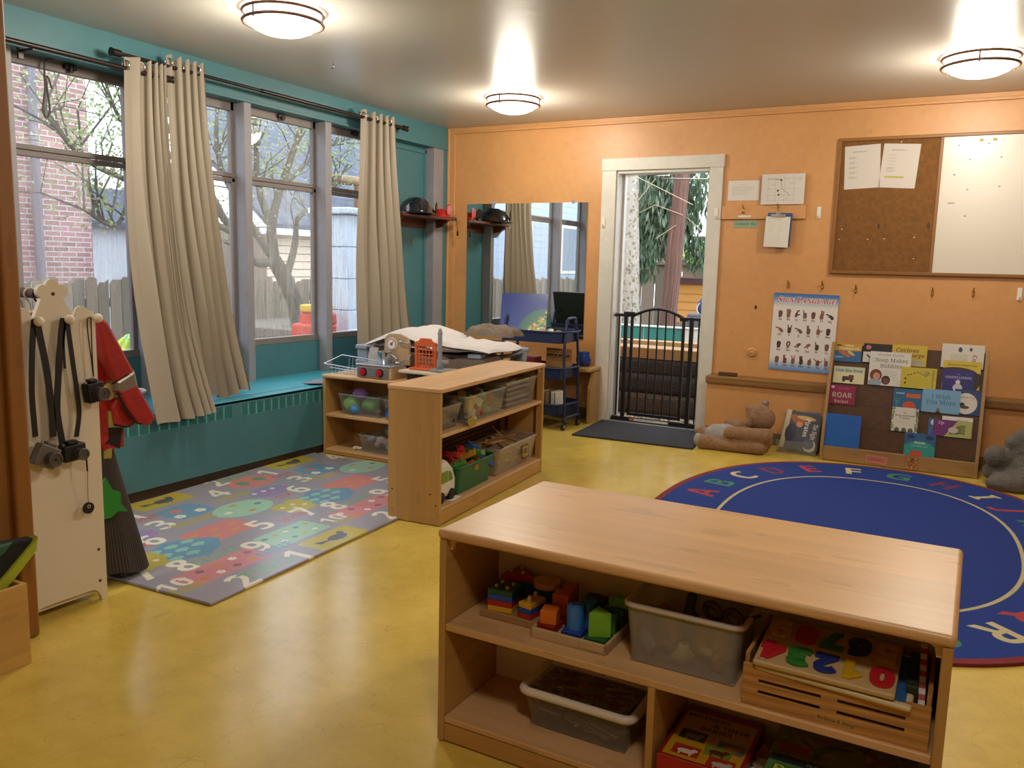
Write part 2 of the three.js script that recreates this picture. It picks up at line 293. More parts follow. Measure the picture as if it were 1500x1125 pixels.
function leafCloud(pts, n, size, droop = 0) {        // many small folded leaves round given points [x,y,z,spread]
  const p = [], nn = []; 
  for (let i = 0; i < n; i++) {
    const c = pts[Math.floor(rnd() * pts.length)], s = c[3], o = V(c[0] + rr(-s, s), c[1] + rr(-s, s) * (droop ? 1.5 : 1), c[2] + rr(-s, s));
    const d = droop ? V(rr(-.35, .35), -1, rr(-.35, .35)).normalize() : V(rr(-1, 1), rr(-.6, 1), rr(-1, 1)).normalize(), L = size * rr(.6, 1.3), w = V(rr(-1, 1), rr(-.3, .3), rr(-1, 1)).cross(d).normalize().multiplyScalar(L * (droop ? .13 : .34));
    const a = o, b = o.clone().addScaledVector(d, L * .5).add(w), e = o.clone().addScaledVector(d, L), f = o.clone().addScaledVector(d, L * .5).sub(w);
    for (const q of [a, b, e, a, e, f]) p.push(q.x, q.y, q.z);
  }
  const g = new THREE.BufferGeometry(); g.setAttribute('position', new THREE.Float32BufferAttribute(p, 3)); g.computeVertexNormals(); return clean(g);
}
const LEAFM = mt('#97a56c', { roughness: .9, transmission: .25, thickness: 0 }), CEDAR = mt('#566b52', { roughness: .95 }), CEDAR2 = mt('#839680', { roughness: .95 });
const BARK = mt('#a19c8c', { roughness: .95, map: T.bark, bumpMap: T.fur, bumpScale: .01 });
// spring tree by the windows
{
  const t = thing('spring_tree', 'leaning grey tree with pale green spring leaves outside the windows', 'tree'), X = -3.4;
  const W = (x, y, dx = 0) => onX(x, y, X + dx), tips = [], g = [];
  const limb = (pts, r0, r1) => { const c = new THREE.CatmullRomCurve3(pts), n = 14; for (let i = 0; i < n; i++) { const a = c.getPoint(i / n), b = c.getPoint((i + 1) / n); g.push(bar(a, b, lerp(r0, r1, i / n), 7)); } return c; };
  const cs = [
    limb([W(444, 540), W(436, 455), W(418, 410), W(402, 382)], .12, .09), limb([W(402, 382), W(378, 385), W(340, 340, .4), W(290, 250, .6), W(240, 180, .8)], .06, .02),
    limb([W(402, 382), W(398, 330), W(410, 280), W(440, 190), W(455, 120)], .07, .02), limb([W(418, 410), W(432, 360), W(436, 320), W(470, 300, -.3), W(510, 240, -.4)], .05, .012),
    limb([W(398, 330), W(380, 280), W(375, 210), W(372, 120)], .05, .012), limb([W(402, 382), W(350, 300), W(320, 230), W(318, 140)], .05, .015),
    limb([W(340, 340, .4), W(200, 270, .9), W(120, 230, 1.2), W(60, 160, 1.4)], .035, .01), limb([W(290, 250, .6), W(180, 180, 1), W(150, 110, 1)], .03, .008), limb([W(200, 270, .9), W(170, 330, 1.1), W(110, 300, 1.3)], .02, .006), limb([W(410, 280), W(470, 220, -.4), W(520, 200, -.6)], .03, .008)];
  for (const c of cs.slice(1)) for (let k = 0; k < 16; k++) { const a = c.getPoint(rr(.25, 1)), b = a.clone().add(V(rr(-.35, .35), rr(.05, .7), rr(-.55, .55))), m = a.clone().lerp(b, .5).add(V(rr(-.08, .08), rr(-.03, .1), rr(-.08, .08))); g.push(bar(a, m, .009, 5), bar(m, b, .005, 5)); tips.push([b.x, b.y, b.z, .16], [m.x, m.y, m.z, .14]); if (k % 2) { const e = m.clone().add(V(rr(-.3, .3), rr(.05, .4), rr(-.3, .3))); g.push(bar(m, e, .004, 4)); tips.push([e.x, e.y, e.z, .12]); } }
  mesh('branches', g, BARK, t); mesh('foliage', leafCloud(tips, 7000, .036), LEAFM, t);
}
// brick building, two houses
{
  const brickT = print(512, 512, (g, w, h) => { g.fillStyle = '#c2bbb8'; g.fillRect(0, 0, w, h); const rh = h / 16, bw = w / 5; for (let j = 0; j < 16; j++) for (let i = -1; i < 6; i++) { const k = hash(i + 1, j, 4); g.fillStyle = `rgb(${142 + 34 * k | 0},${104 + 28 * k | 0},${100 + 28 * k | 0})`; g.fillRect(i * bw + (j % 2) * bw / 2 + 3, j * rh + 3, bw - 6, rh - 6); } });
  brickT.wrapS = brickT.wrapT = THREE.RepeatWrapping; brickT.repeat.set(.9, .9);
  const zE = onX(131, 250, -7).z, b = thing('brick_building', 'pale red brick building with a dark downpipe beyond the fence', 'building');
  mesh('wall', bx(-12, -7, -.5, 8, zE, zE + 9), mt('#ffffff', { map: brickT, roughness: .9 }), b);
  mesh('downpipe', cyl(.06, .06, 8, -6.9, 3.5, onX(52, 250, -6.9).z, 10), mt('#6d6670', {}), b);
  const h = thing('beige_house', 'beige clapboard house with a grey shingle roof beyond the fence', 'house'), X = -8.5, SID = mt('#dccab2', { roughness: .8 });
  const z0 = onX(392, 400, X).z, z1 = z0 - 9, ey = onX(440, 335, X).y;
  mesh('wall', bx(X - 4, X - .03, -.5, ey, z1, z0), mt('#8f8270', {}), h);
  for (let y = -.4; y < ey - .05; y += .16) { const o = mesh('siding_board', bx(X - .03, X, y, y + .145, z1, z0, .006), SID, h); o.rotation.z = 0; }
  const roofG = ext([[0, 0], [0, .1], [4.2, 3.6], [4.3, 3.5]], z0 - z1 + .6).translate(0, 0, 0); roofG.rotateY(Math.PI).translate(X + .35, ey - .05, z0 + .3);
  const roofT = dataTex(256, 256, (u, v) => { const j = Math.floor(v * 12), k = hash(Math.floor(u * 10 + j % 2 * .5), j, 5), e = (v * 12 % 1) < .12 ? -.15 : 0; return [.55 + .12 * k + e, .57 + .12 * k + e, .61 + .12 * k + e]; }, .6, .6);
  mesh('roof', roofG, mt('#8f949c', { map: roofT, roughness: .9 }), h);
  mesh('eave_trim', bx(X + .1, X + .36, ey - .16, ey - .04, z1, z0 + .3), mt('#e9ecef', {}), h);
  const w = thing('white_house', 'pale house showing between the brick wall and the tree', 'house'), zw = onX(160, 300, -11).z;
  mesh('wall', bx(-16, -11, -.5, onX(170, 330, -11).y, zw - 1.5, zw + .8), mt('#d5d9de', { roughness: .8 }), w);
  const rf = ext([[0, 0], [0, .1], [2, .9], [2.1, .8]], 2.7); rf.rotateY(Math.PI).translate(-10.7, onX(170, 330, -11).y - .05, zw + 1); mesh('roof', rf, mt('#8f98a6', { map: roofT, roughness: .9 }), w);
}
{ // grey house further along, mirrored in the wall mirror
  const t = thing('grey_house', 'pale grey clapboard house further along the side yard', 'house'), S = mt('#aab4c2', { roughness: .8 });
  mesh('wall', bx(-14, -8.03, -.5, 5, 9.5, 24), S, t); for (let y = -.4; y < 4.9; y += .2) mesh('siding_board', bx(-8.03, -8, y, y + .195, 9.5, 24, .006), S, t);
  for (const z of [12, 15.5, 19]) { const f = mesh('window', bx(-8, -7.95, 1, 2.6, z, z + 1.4, .01), WHITE, t); mesh('pane', bx(-7.96, -7.94, 1.1, 2.5, z + .1, z + 1.3), mt('#5b6a78', { roughness: .1 }), f); }
}
{ // plank fence along the side yard
  const t = thing('plank_fence', 'weathered grey plank fence along the side yard', 'fence'), X = -4.6, top = onX(420, 410, X).y, za = 13, zb = onX(540, 450, X).z - 1;
  const g = [0, 1, 2].map(k => { const q = [[0, 0], [.135, 0], [.135, top + .42 - .04 * k], [.1, top + .46 - .03 * k], [.03, top + .46 - .03 * k], [0, top + .43]]; return ext(q, .02).rotateY(-Math.PI / 2); });
  for (let z = zb, k = 0; z < za; z += .15, k++) { const o = mesh('plank', g[k % 3], k % 2 ? FENCE : FENCE2, t); o.position.set(X + (k % 2) * .012, -.42, z); }
  mesh('fence_rail', [bx(X - .06, X - .03, top - .3, top - .2, zb, za), bx(X - .06, X - .03, -.2, -.1, zb, za)], FENCE2, t);
}
{ // white boarded pillar of the porch
  const c = onX(509, 480, -1.3), t = thing('porch_pillar', 'white boarded porch pillar with a flat cap outside the window', 'pillar', [c.x, -.42, c.z]), top = onX(509, 316, -1.3).y + .42, WP = mt('#dfe6ee', { roughness: .6 });
  for (let y = 0, k = 0; y < top - .02; y += top / 7, k++) mesh('board', bx(-.19, .19, y, y + top / 7 - .008, -.22, .22, .004), WP, t);
  mesh('core', bx(-.18, .18, 0, top - .02, -.2, .2), mt('#9aa6b3', {}), t);
  mesh('cap', bx(-.25, .25, top, top + .06, -.28, .28, .015), WP, t);
}
{ // wooden deck rail seen past the third window
  const a = onX(488, 262, -4), b = onX(540, 268, -4), t = thing('deck_rail', 'brown timber deck rail in front of the grey roof', 'railing');
  mesh('rail', bar(V(a.x, a.y, a.z + .3), V(b.x, b.y, b.z), .07), mt('#a08a70', { map: T.pine }), t);
  mesh('post', bar(V(a.x, -.4, a.z - .55), V(a.x, a.y, a.z - .55), .06), mt('#a08a70', { map: T.pine }), t);
}
{ // play things in the yard
  const c = onX(213, 520, -1.1), t = thing('lime_climber', 'lime green plastic play arch with a blue joint outside the window', 'toy', [c.x, -.42, c.z]), y = c.y + .42, LM = mt('#bcd23e', { roughness: .4 });
  mesh('arch', tube([V(0, 0, .42), V(0, y - .05, .2), V(0, y + .16, .07), V(0, y + .27, -.12), V(0, y + .3, -.4)], .03, 30), LM, t);
  mesh('arch', tube([V(-.25, 0, .2), V(-.25, y, .05), V(-.25, y + .12, -.2), V(-.25, y + .12, -.5)], .03, 24), LM, t);
  mesh('joint', cyl(.036, .036, .06, 0, y + .12, .1, 14, .7), mt('#3fa9c8', {}), t);
  const d = onX(455, 490, -1.2), r = thing('toy_truck', 'red and yellow plastic toy truck outside the window', 'toy', [d.x, -.42, d.z]), q = d.y + .42, RD = mt('#d8452f', { roughness: .4 });
  mesh('body', [bx(-.15, .15, .05, q + .1, -.2, .1, .03), bx(-.15, .15, q + .08, q + .2, -.2, 0, .03)], RD, r);
  mesh('bonnet', bx(-.12, .12, q + .2, q + .27, -.18, .02, .02), mt('#e6b93c', { roughness: .4 }), r);
  mesh('wheel', [cyl(.07, .07, .05, .16, q + .02, .05, 18, 0, 0, Math.PI / 2)], mt('#2c2c2e', {}), r); mesh('hub', cyl(.045, .045, .052, .162, q + .02, .05, 16, 0, 0, Math.PI / 2), RD, r);
}
// garden behind the door: timbers, bed, panels, trunks, cedar, fence
{
  const LOG = mt('#3b332c', { roughness: .9, map: T.pine, bumpMap: T.fur, bumpScale: .02 }), LOG2 = mt('#5b4c3e', { roughness: .9, map: T.pine, bumpMap: T.fur, bumpScale: .02 });
  const t = thing('timber_wall', 'stacked dark timbers with a tan top beam outside the door', 'retaining wall');
  mesh('timber', bx(-1, 5, -.06, .13, -1.02, -.76, .05), LOG2, t); mesh('timber', bx(-1, 5, .12, .3, -1.06, -.8, .05), LOG, t); mesh('timber', bx(-1, 5, .28, .43, -1.1, -.84, .04), LOG, t);
  mesh('top_beam', bx(-1, 5, .43, .53, -1.12, -.86, .01), mt('#a98e67', { map: T.pine, roughness: .8 }), t);
  mesh('top_beam', bx(.3, 3.4, .4, .53, -1.62, -1.5, .01).rotateY(.06), mt('#b8a078', { map: T.pine, roughness: .8 }), t);
  const p = thing('board_edging', 'row of dark green boards with a white panel behind the timbers', 'panel');
  for (let k = 0; k < 6; k++) mesh('board', bx(.2 + k * .42, .6 + k * .42, .4, .62, -2.24, -2.2, .005), k === 3 ? mt('#c9cac2', { roughness: .8 }) : mt('#2f7a72', { roughness: .7 }), p);
  mesh('cap', bx(.1, 2.8, .62, .635, -2.25, -2.19), mt('#cfd6d2', {}), p);
  const tr = (name, label, px0, px1, z, m, lean) => { const a = onZ(px0, 400, z), b = onZ(px1, 400, z), r = (b.x - a.x) / 2, x = (a.x + b.x) / 2, o = thing(name, label, 'tree', [x, .35, z]); const pr = []; for (let k = 0; k <= 14; k++) pr.push([r * (1.12 - .018 * k + .03 * Math.sin(k * 2.1)), k * .3]); const g = lathe(pr, 18); g.applyMatrix4(new THREE.Matrix4().makeShear(0, 0, lean, 0, 0, 0)); mesh('trunk', g, m, o); return o; };
  const birchT = print(256, 512, (g, w, h) => { g.fillStyle = '#cbc8c0'; g.fillRect(0, 0, w, h); for (let i = 0; i < 2600; i++) { const y = rnd() * h, k = rnd(), dk = rnd() < y / h * .8; g.fillStyle = dk ? `rgba(${110 + 40 * k},${100 + 40 * k},${70 + 30 * k},.7)` : `rgba(${190 + 50 * k},${190 + 50 * k},${190 + 50 * k},.6)`; g.fillRect(rnd() * w, y, 3 + 9 * k, 1 + 3 * rnd()); } });
  const bt = tr('birch_tree', 'pale peeling birch trunk seen through the door', 913, 940, -2.8, mt('#c9c4bc', { map: birchT, roughness: .9 }), -.05);
  mesh('broken_stub', bar(V(-.1, 1.15, .05), V(-.2, 1.3, .12), .03), LOG2, bt);
  tr('cedar_tree', 'reddish brown cedar trunk seen through the door', 969, 991, -3.1, mt('#8a6a5e', { roughness: .95, map: T.bark, bumpMap: T.bark, bumpScale: .02 }), .05);
  const c = thing('cedar_boughs', 'drooping green cedar boughs above the garden fence', 'tree'), pts = [], pale = [];
  for (const [x, y, z, s, w] of [[915, 262, -4, .2, 1], [935, 300, -4, .24, 2], [930, 350, -4, .2, 2], [945, 270, -3.4, .22, 2], [960, 290, -3.6, .26, 3], [975, 265, -3.3, .28, 3], [995, 275, -3.6, .26, 2], [1010, 290, -3.8, .2, 1], [955, 325, -3.5, .2, 2], [985, 310, -3.5, .22, 2], [1000, 330, -3.6, .16, 1], [945, 380, -4, .14, 1], [1025, 365, -3.6, .12, 1], [1030, 262, -3.4, .2, 1], [915, 395, -4.2, .15, 1], [970, 340, -3.4, .15, 2]]) { const q = onZ(x, y, z); for (let k = 0; k < w; k++) (k % 2 ? pale : pts).push([q.x, q.y, q.z, s]); }
  mesh('foliage', leafCloud(pts, 3600, .13, 1), CEDAR, c); mesh('foliage', leafCloud(pale, 2600, .12, 1), CEDAR2, c);
  const br = []; for (const [a, b, d] of [[[925, 255], [1015, 300], -2.4], [[930, 300], [960, 262], -2.6], [[900, 330], [960, 300], -3], [[960, 300], [1000, 315], -3], [[985, 300], [1030, 340], -3.2], [[990, 330], [960, 350], -3]]) br.push(bar(onZ(...a, d), onZ(...b, d), .0045, 6)); br.forEach(b => mesh('twig', b, mt('#b5a184', {}), c));
  const f = thing('garden_fence', 'weathered board fence with a braced top frame beyond the garden', 'fence'), Z = -5, ft = onZ(960, 388, Z).y, x0 = onZ(890, 400, Z).x - 1, x1 = onZ(1050, 400, Z).x + 1;
  for (let x = x0, k = 0; x < x1; x += .19, k++) mesh('plank', bx(x, x + .18, -.1, ft, Z - .03, Z - (k % 2) * .01, .004), k % 3 ? FENCE : FENCE2, f);
  const r2 = onZ(960, 352, Z).y; mesh('fence_rail', bx(x0, x1, ft, ft + .04, Z - .06, Z + .03, .004), FENCE2, f); mesh('fence_rail', bx(x0, x1, r2, r2 + .06, Z - .05, Z, .004), FENCE2, f);
  const p1 = onZ(994, 387, Z), p2 = onZ(1022, 368, Z), p3 = onZ(998, 355, Z), p4 = onZ(1028, 378, Z); mesh('brace', [bar(p1, p2, .03), bar(p3, p4, .03)], FENCE2, f);
  for (const px of [967, 1046]) { const q = onZ(px, 388, Z); mesh('post', bx(q.x - .04, q.x + .04, ft, r2 + .06, Z - .05, Z + .02, .004), FENCE2, f); }
  const hd = thing('hedge', 'bright green hedge beyond the garden fence', 'hedge'), hp = []; for (let k = 0; k < 14; k++) hp.push([x0 + (x1 - x0) * k / 13, ft + .05, Z - 2, .3]); mesh('foliage', leafCloud(hp, 2600, .12), mt('#a9cf63', { roughness: .9 }), hd); mesh('stems', hp.map(q => bar(V(q[0], -.22, q[2]), V(q[0] + .05, q[1], q[2]), .03, 6)), BARK, hd);
  const w = thing('play_window', 'purple timber frame round an orange brick board in the garden', 'play house'), q = onZ(1013, 437, -4), PU = mt('#6f5560', { map: T.pine, roughness: .8 }); w.position.copy(q);
  mesh('board', bx(-.2, .3, -.3, .17, -.03, 0), mt('#cf9a52', { roughness: .9 }), w); mesh('frame', [bx(-.27, -.2, -.5, .22, -.04, .03, .004), bx(-.27, .36, .17, .25, -.04, .03, .004)], PU, w);
  for (let k = 0; k < 4; k++) mesh('groove_strip', bx(-.2, .3, -.25 + k * .1, -.243 + k * .1, 0, .004), mt('#a8743c', {}), w);
  const s = onZ(1024, 452, -2.6); const pr = thing('covered_stroller', 'dark blue covered bundle with white piping seen past the door edge', 'stroller', s); mesh('cover', sph(.09, .07, .02, 0, 1, 1.2, .7), mt('#2f3c66', { roughness: .7 }), pr); mesh('piping', tor(.07, .006, .06, 0, .04), mt('#d6dae2', {}), pr); mesh('stand', bx(-.1, .16, .4 - s.y, -.05, -.1, .1, .02), mt('#57585e', {}), pr);
}
// ---------- back wall ----------
{ // mirror
  const t = thing('wall_mirror', 'large frameless mirror on the orange wall beside the door', 'mirror', [.76, .645, .002]);
  mesh('glass', bx(-.56, .56, 0, 1.087, 0, .006), mt('#eef2f0', { metalness: 1, roughness: .015 }), t);
  for (const [x, y] of [[-.3, 1.087], [.43, 1.09], [-.42, 0], [.38, 0]]) mesh('clip', [cyl(.012, .012, .012, x, y, .008, 12, Math.PI / 2), bx(x - .006, x + .006, y - .005, y + .02, 0, .006)], CHROME, t);
}
{ // bench ledge under the mirror
  const t = thing('wall_bench', 'narrow wooden wall bench with a shaped end panel beside the door', 'bench', [0, 0, 0]);
  mesh('seat', bx(.5, 1.49, .41, .443, .001, .245, .01), MAPLE2, t);
  mesh('end_panel', ext([[0, 0], [-.2, 0], [-.2, .28], [-.13, .405], [0, .405]], .026, .002).rotateY(Math.PI / 2).translate(1.46, 0, .004), MAPLE2, t);
}
function hookB(p, label, group) { // brass coat hook, plate on the wall at local z = 0
  const t = thing('brass_hook', label, 'hook', p, 0, group);
  mesh('plate', bx(-.008, .008, -.03, .012, 0, .004, .002), BRASS, t); mesh('prong', tube([V(0, .004, .002), V(0, .01, .02), V(0, .022, .028), V(0, .024, .034)], .0035, 14), BRASS, t); mesh('prong', tube([V(0, -.012, .002), V(0, -.03, .012), V(0, -.03, .022), V(0, -.02, .026)], .003, 14), BRASS, t); mesh('tip', sph(.006, 0, .024, .034), BRASS, t); return t;
}
for (const [x, y, w] of [[1155, 416, 'SIGN'], [1205, 417, 'LANGUAGE']]) hookB(onZ(x, y), `small brass hook on the wall above the word ${w}`, 'hooks above the poster');
for (const [x, y, w] of [[1254, 423, 'the cork half, next to the poster'], [1366, 427, 'the joint of cork and whiteboard'], [1426, 428, 'the white half of the board']]) hookB(onZ(x, y), `small brass hook under ${w}`, 'hooks under the board');
{ // peg board with two clips
  const t = solo('hook_board', 'orange painted wooden strip on the wall beside the door', 'board', bx(0, .59, 0, .095, 0, .02, .003), ORANGE, [2.386, 1.594, .001]);
  hookB([onZ(1089, 307, .02).x, 1.665, .021], 'brass hook on the orange strip above a paper tag', 'hooks on the orange strip'); hookB([onZ(1140, 307, .02).x, 1.67, .021], 'brass hook on the orange strip holding a clipboard', 'hooks on the orange strip');
}
const scribble = (g, x, y, w, n, lh, c = '#555', s = 5) => { g.strokeStyle = c; g.lineWidth = 1.6; for (let i = 0; i < n; i++) { g.beginPath(); let px = x; const e = x + w * (.55 + .45 * hash(i, n, 3)); while (px < e) { const q = s * (1 + hash(px | 0, i, 7)); g.moveTo(px, y + i * lh); g.lineTo(Math.min(e, px + q), y + i * lh); px += q + 3; } g.stroke(); } };
function note(name, label, x0, y0, x1, y1, z, tex, cat = 'paper', roll = 0, tilt = 0) { // a sheet from its corner pixels on the wall
  const a = onZ(x0, y0, z), b = onZ(x1, y1, z), w = b.x - a.x, h = a.y - b.y, o = solo(name, label, cat, card(w, h, .0012), pm(tex, { roughness: .8 }), [(a.x + b.x) / 2, (a.y + b.y) / 2, z]); o.rotation.set(tilt, 0, roll); return o;
}
note('typed_notice', 'small typed white notice left of the road map sheet', 1067.5, 265, 1111.5, 293.5, .002, print(256, 164, (g, w, h) => { g.fillStyle = '#d9d2cb'; g.fillRect(0, 0, w, h); scribble(g, 95, 32, 70, 1, 10, '#555'); scribble(g, 30, 50, 190, 7, 11, '#777', 6); }));
note('road_map', 'white printed street map sheet above the clipboard', 1117, 255.5, 1177, 299, .024, print(400, 300, (g, w, h) => {
  g.fillStyle = '#d4cdc6'; g.fillRect(0, 0, w, h); g.strokeStyle = '#8b8680'; g.lineWidth = 1.5; for (const x of [60, 130, 210, 300]) { g.beginPath(); g.moveTo(x, 20); g.lineTo(x + 4, 280); g.stroke(); } for (const y of [50, 150, 210, 260]) { g.beginPath(); g.moveTo(40, y); g.lineTo(330, y - 4); g.stroke(); }
  g.strokeStyle = '#444'; g.lineWidth = 3; g.beginPath(); g.moveTo(60, 45); g.lineTo(180, 55); g.lineTo(190, 150); g.lineTo(250, 190); g.lineTo(260, 220); g.stroke(); g.fillStyle = '#333'; for (const [x, y] of [[180, 60], [155, 165], [165, 205]]) g.fillRect(x - 9, y - 8, 18, 16); scribble(g, 340, 40, 45, 3, 9); scribble(g, 90, 100, 50, 2, 9); scribble(g, 260, 90, 50, 2, 9); scribble(g, 220, 240, 40, 1, 9);
}));
note('green_tag', 'pale green handwritten tag taped under the hook strip', 1075, 322.5, 1108.5, 333.5, .003, print(256, 84, (g, w, h) => { g.fillStyle = '#93a88a'; g.fillRect(0, 0, w, h); g.fillStyle = '#2c3a30'; g.font = 'italic 44px sans-serif'; g.fillText('Crabapple  Bay', 12, 56, 232); }));
note('paper_tag', 'narrow white paper tag on the hook strip', 1081.5, 315.2, 1100, 318.6, .0225, print(64, 16, (g) => { g.fillStyle = '#dcd3c4'; g.fillRect(0, 0, 64, 16); }));
{ // clipboard
  const a = onZ(1121, 313, .045), b = onZ(1156, 362, .045), t = thing('clipboard', 'blue clipboard with a white form hanging from a brass hook', 'clipboard', [(a.x + b.x) / 2 - .004, b.y + .005, .045]), w = .168, h = a.y - b.y;
  mesh('board', bx(-w / 2 + .01, w / 2 + .012, 0, h, -.004, 0, .002), mt('#3a4d78', {}), t); t.rotation.z = -.03;
  const p = mesh('form', card(w, h - .02, .002), pm(print(256, 330, (g, w, h) => { g.fillStyle = '#dcd6cc'; g.fillRect(0, 0, w, h); for (let i = 0; i < 9; i++) { g.strokeStyle = '#8a8680'; g.beginPath(); g.moveTo(30 + i * 24, 20); g.lineTo(30 + i * 24, 60 + 220 * hash(i, 2, 2)); g.stroke(); } scribble(g, 30, 20, 200, 2, 9); })), t); p.position.set(0, (h - .02) / 2 - .006, .003);
  mesh('clamp', [bx(-.05, .05, h - .03, h - .008, 0, .012, .004), cyl(.018, .018, .01, 0, h, .006, 14, Math.PI / 2)], CHROME, t);
}
{ // sign language poster
  const F = { A: 'f0', B: 'u1111', C: 'c', D: 'u1000', E: 'f0', F: 'u0111', G: 's', H: 's', I: 'u0001', J: 's', K: 'u1100', L: 'l', M: 'f0', N: 'f0', O: 'o', P: 'd', Q: 'd', R: 'u1000', S: 'f0', T: 'f0', U: 'u1100', V: 'v', W: 'u1110', X: 'x', Y: 'y', Z: 'u1000' };
  const tex = print(704, 904, (g, w, h) => {
    const gr = g.createLinearGradient(0, 0, 0, h); gr.addColorStop(0, '#3569ad'); gr.addColorStop(.17, '#ded9d6'); gr.addColorStop(.86, '#ded9d6'); gr.addColorStop(1, '#5f8cc4'); g.fillStyle = gr; g.fillRect(0, 0, w, h);
    g.lineWidth = 9; g.strokeStyle = '#e8e4de'; g.fillStyle = '#b8201f'; g.font = 'italic bold 96px serif'; g.strokeText('S', 38, 108, 50); g.fillText('S', 38, 108, 50); g.strokeText('L', 250, 108, 55); g.fillText('L', 250, 108, 55); g.font = 'italic bold 74px serif'; g.strokeText('IGN', 92, 106, 130); g.fillText('IGN', 92, 106, 130); g.strokeText('ANGUAGE', 302, 106, 366); g.fillText('ANGUAGE', 302, 106, 366);
    const rows = ['ABCDEFG', 'HIJKLM', 'NOPQRS', 'TUVWXYZ'];
    rows.forEach((r, j) => [...r].forEach((ch, i) => {
      const n = r.length, x = 40 + (i + .5) * (w - 70) / n, y = 232 + j * 180, k = F[ch]; g.fillStyle = g.strokeStyle = ['#6b4a41', '#8a5d52', '#4e3a35', '#75564c'][(i + j) % 4]; g.lineCap = g.lineJoin = 'round';
      const ln = (wd, ...p) => { g.lineWidth = wd; g.beginPath(); g.moveTo(x + p[0], y + p[1]); for (let q = 2; q < p.length; q += 2) g.lineTo(x + p[q], y + p[q + 1]); g.stroke(); };
      if (k === 's') { ln(34, 8, 16, 22, 34); ln(15, 6, 6, -42, -8); ln(13, 0, 18, -16, 20); }
      else if (k === 'd') { ln(32, 18, -4, 2, 6); ln(14, 0, 8, -30, 30); ln(14, 10, 12, -2, 34); }
      else if (k === 'c') { ln(26, -8, 30, -2, 0); ln(15, -2, -4, 10, -32, 24, -34); ln(13, 2, 18, 32, 8); }
      else if (k === 'o') { g.lineWidth = 18; g.beginPath(); g.ellipse(x, y, 15, 26, .2, 0, 7); g.stroke(); ln(24, -2, 26, -4, 40); }
      else {
        ln(40, 0, 4, -2, 34);
        if (k[0] === 'u') [...k.slice(1)].forEach((b, q) => b === '1' && ln(11, -15 + q * 10, -4, -19 + q * 13, -48 + Math.abs(q - 1.2) * 5)); if (k === 'v') { ln(11, -8, 0, -18, -46); ln(11, 6, 0, 16, -46); } if (k === 'l') { ln(11, -6, 0, -4, -52); ln(11, 14, 18, 44, 2); } if (k === 'y') { ln(11, 14, 14, 42, -6); ln(11, -14, 4, -42, -26); } if (k === 'x') ln(11, 0, 0, 12, -28); if (k === 'f0') ln(46, 0, -6, 0, 6); if (k === 'u0001') ln(11, -14, 0, -18, -40);
      }
      g.fillStyle = '#3b3433'; g.font = 'bold 32px sans-serif'; g.textAlign = 'center'; g.fillText(ch + ch.toLowerCase(), x, y + 84); g.textAlign = 'left';
    }));
  });
  const a = onZ(1135, 429, .004), b = onZ(1229, 542, .004), w = .437, h = .55, t = solo('alphabet_poster', 'SIGN LANGUAGE alphabet poster with rows of hands on the orange wall', 'poster', card(w, h, .003), pm(tex, { roughness: .35 }), [a.x + w / 2 - .004, a.y - h / 2, .006]); t.rotation.z = -.012;
}
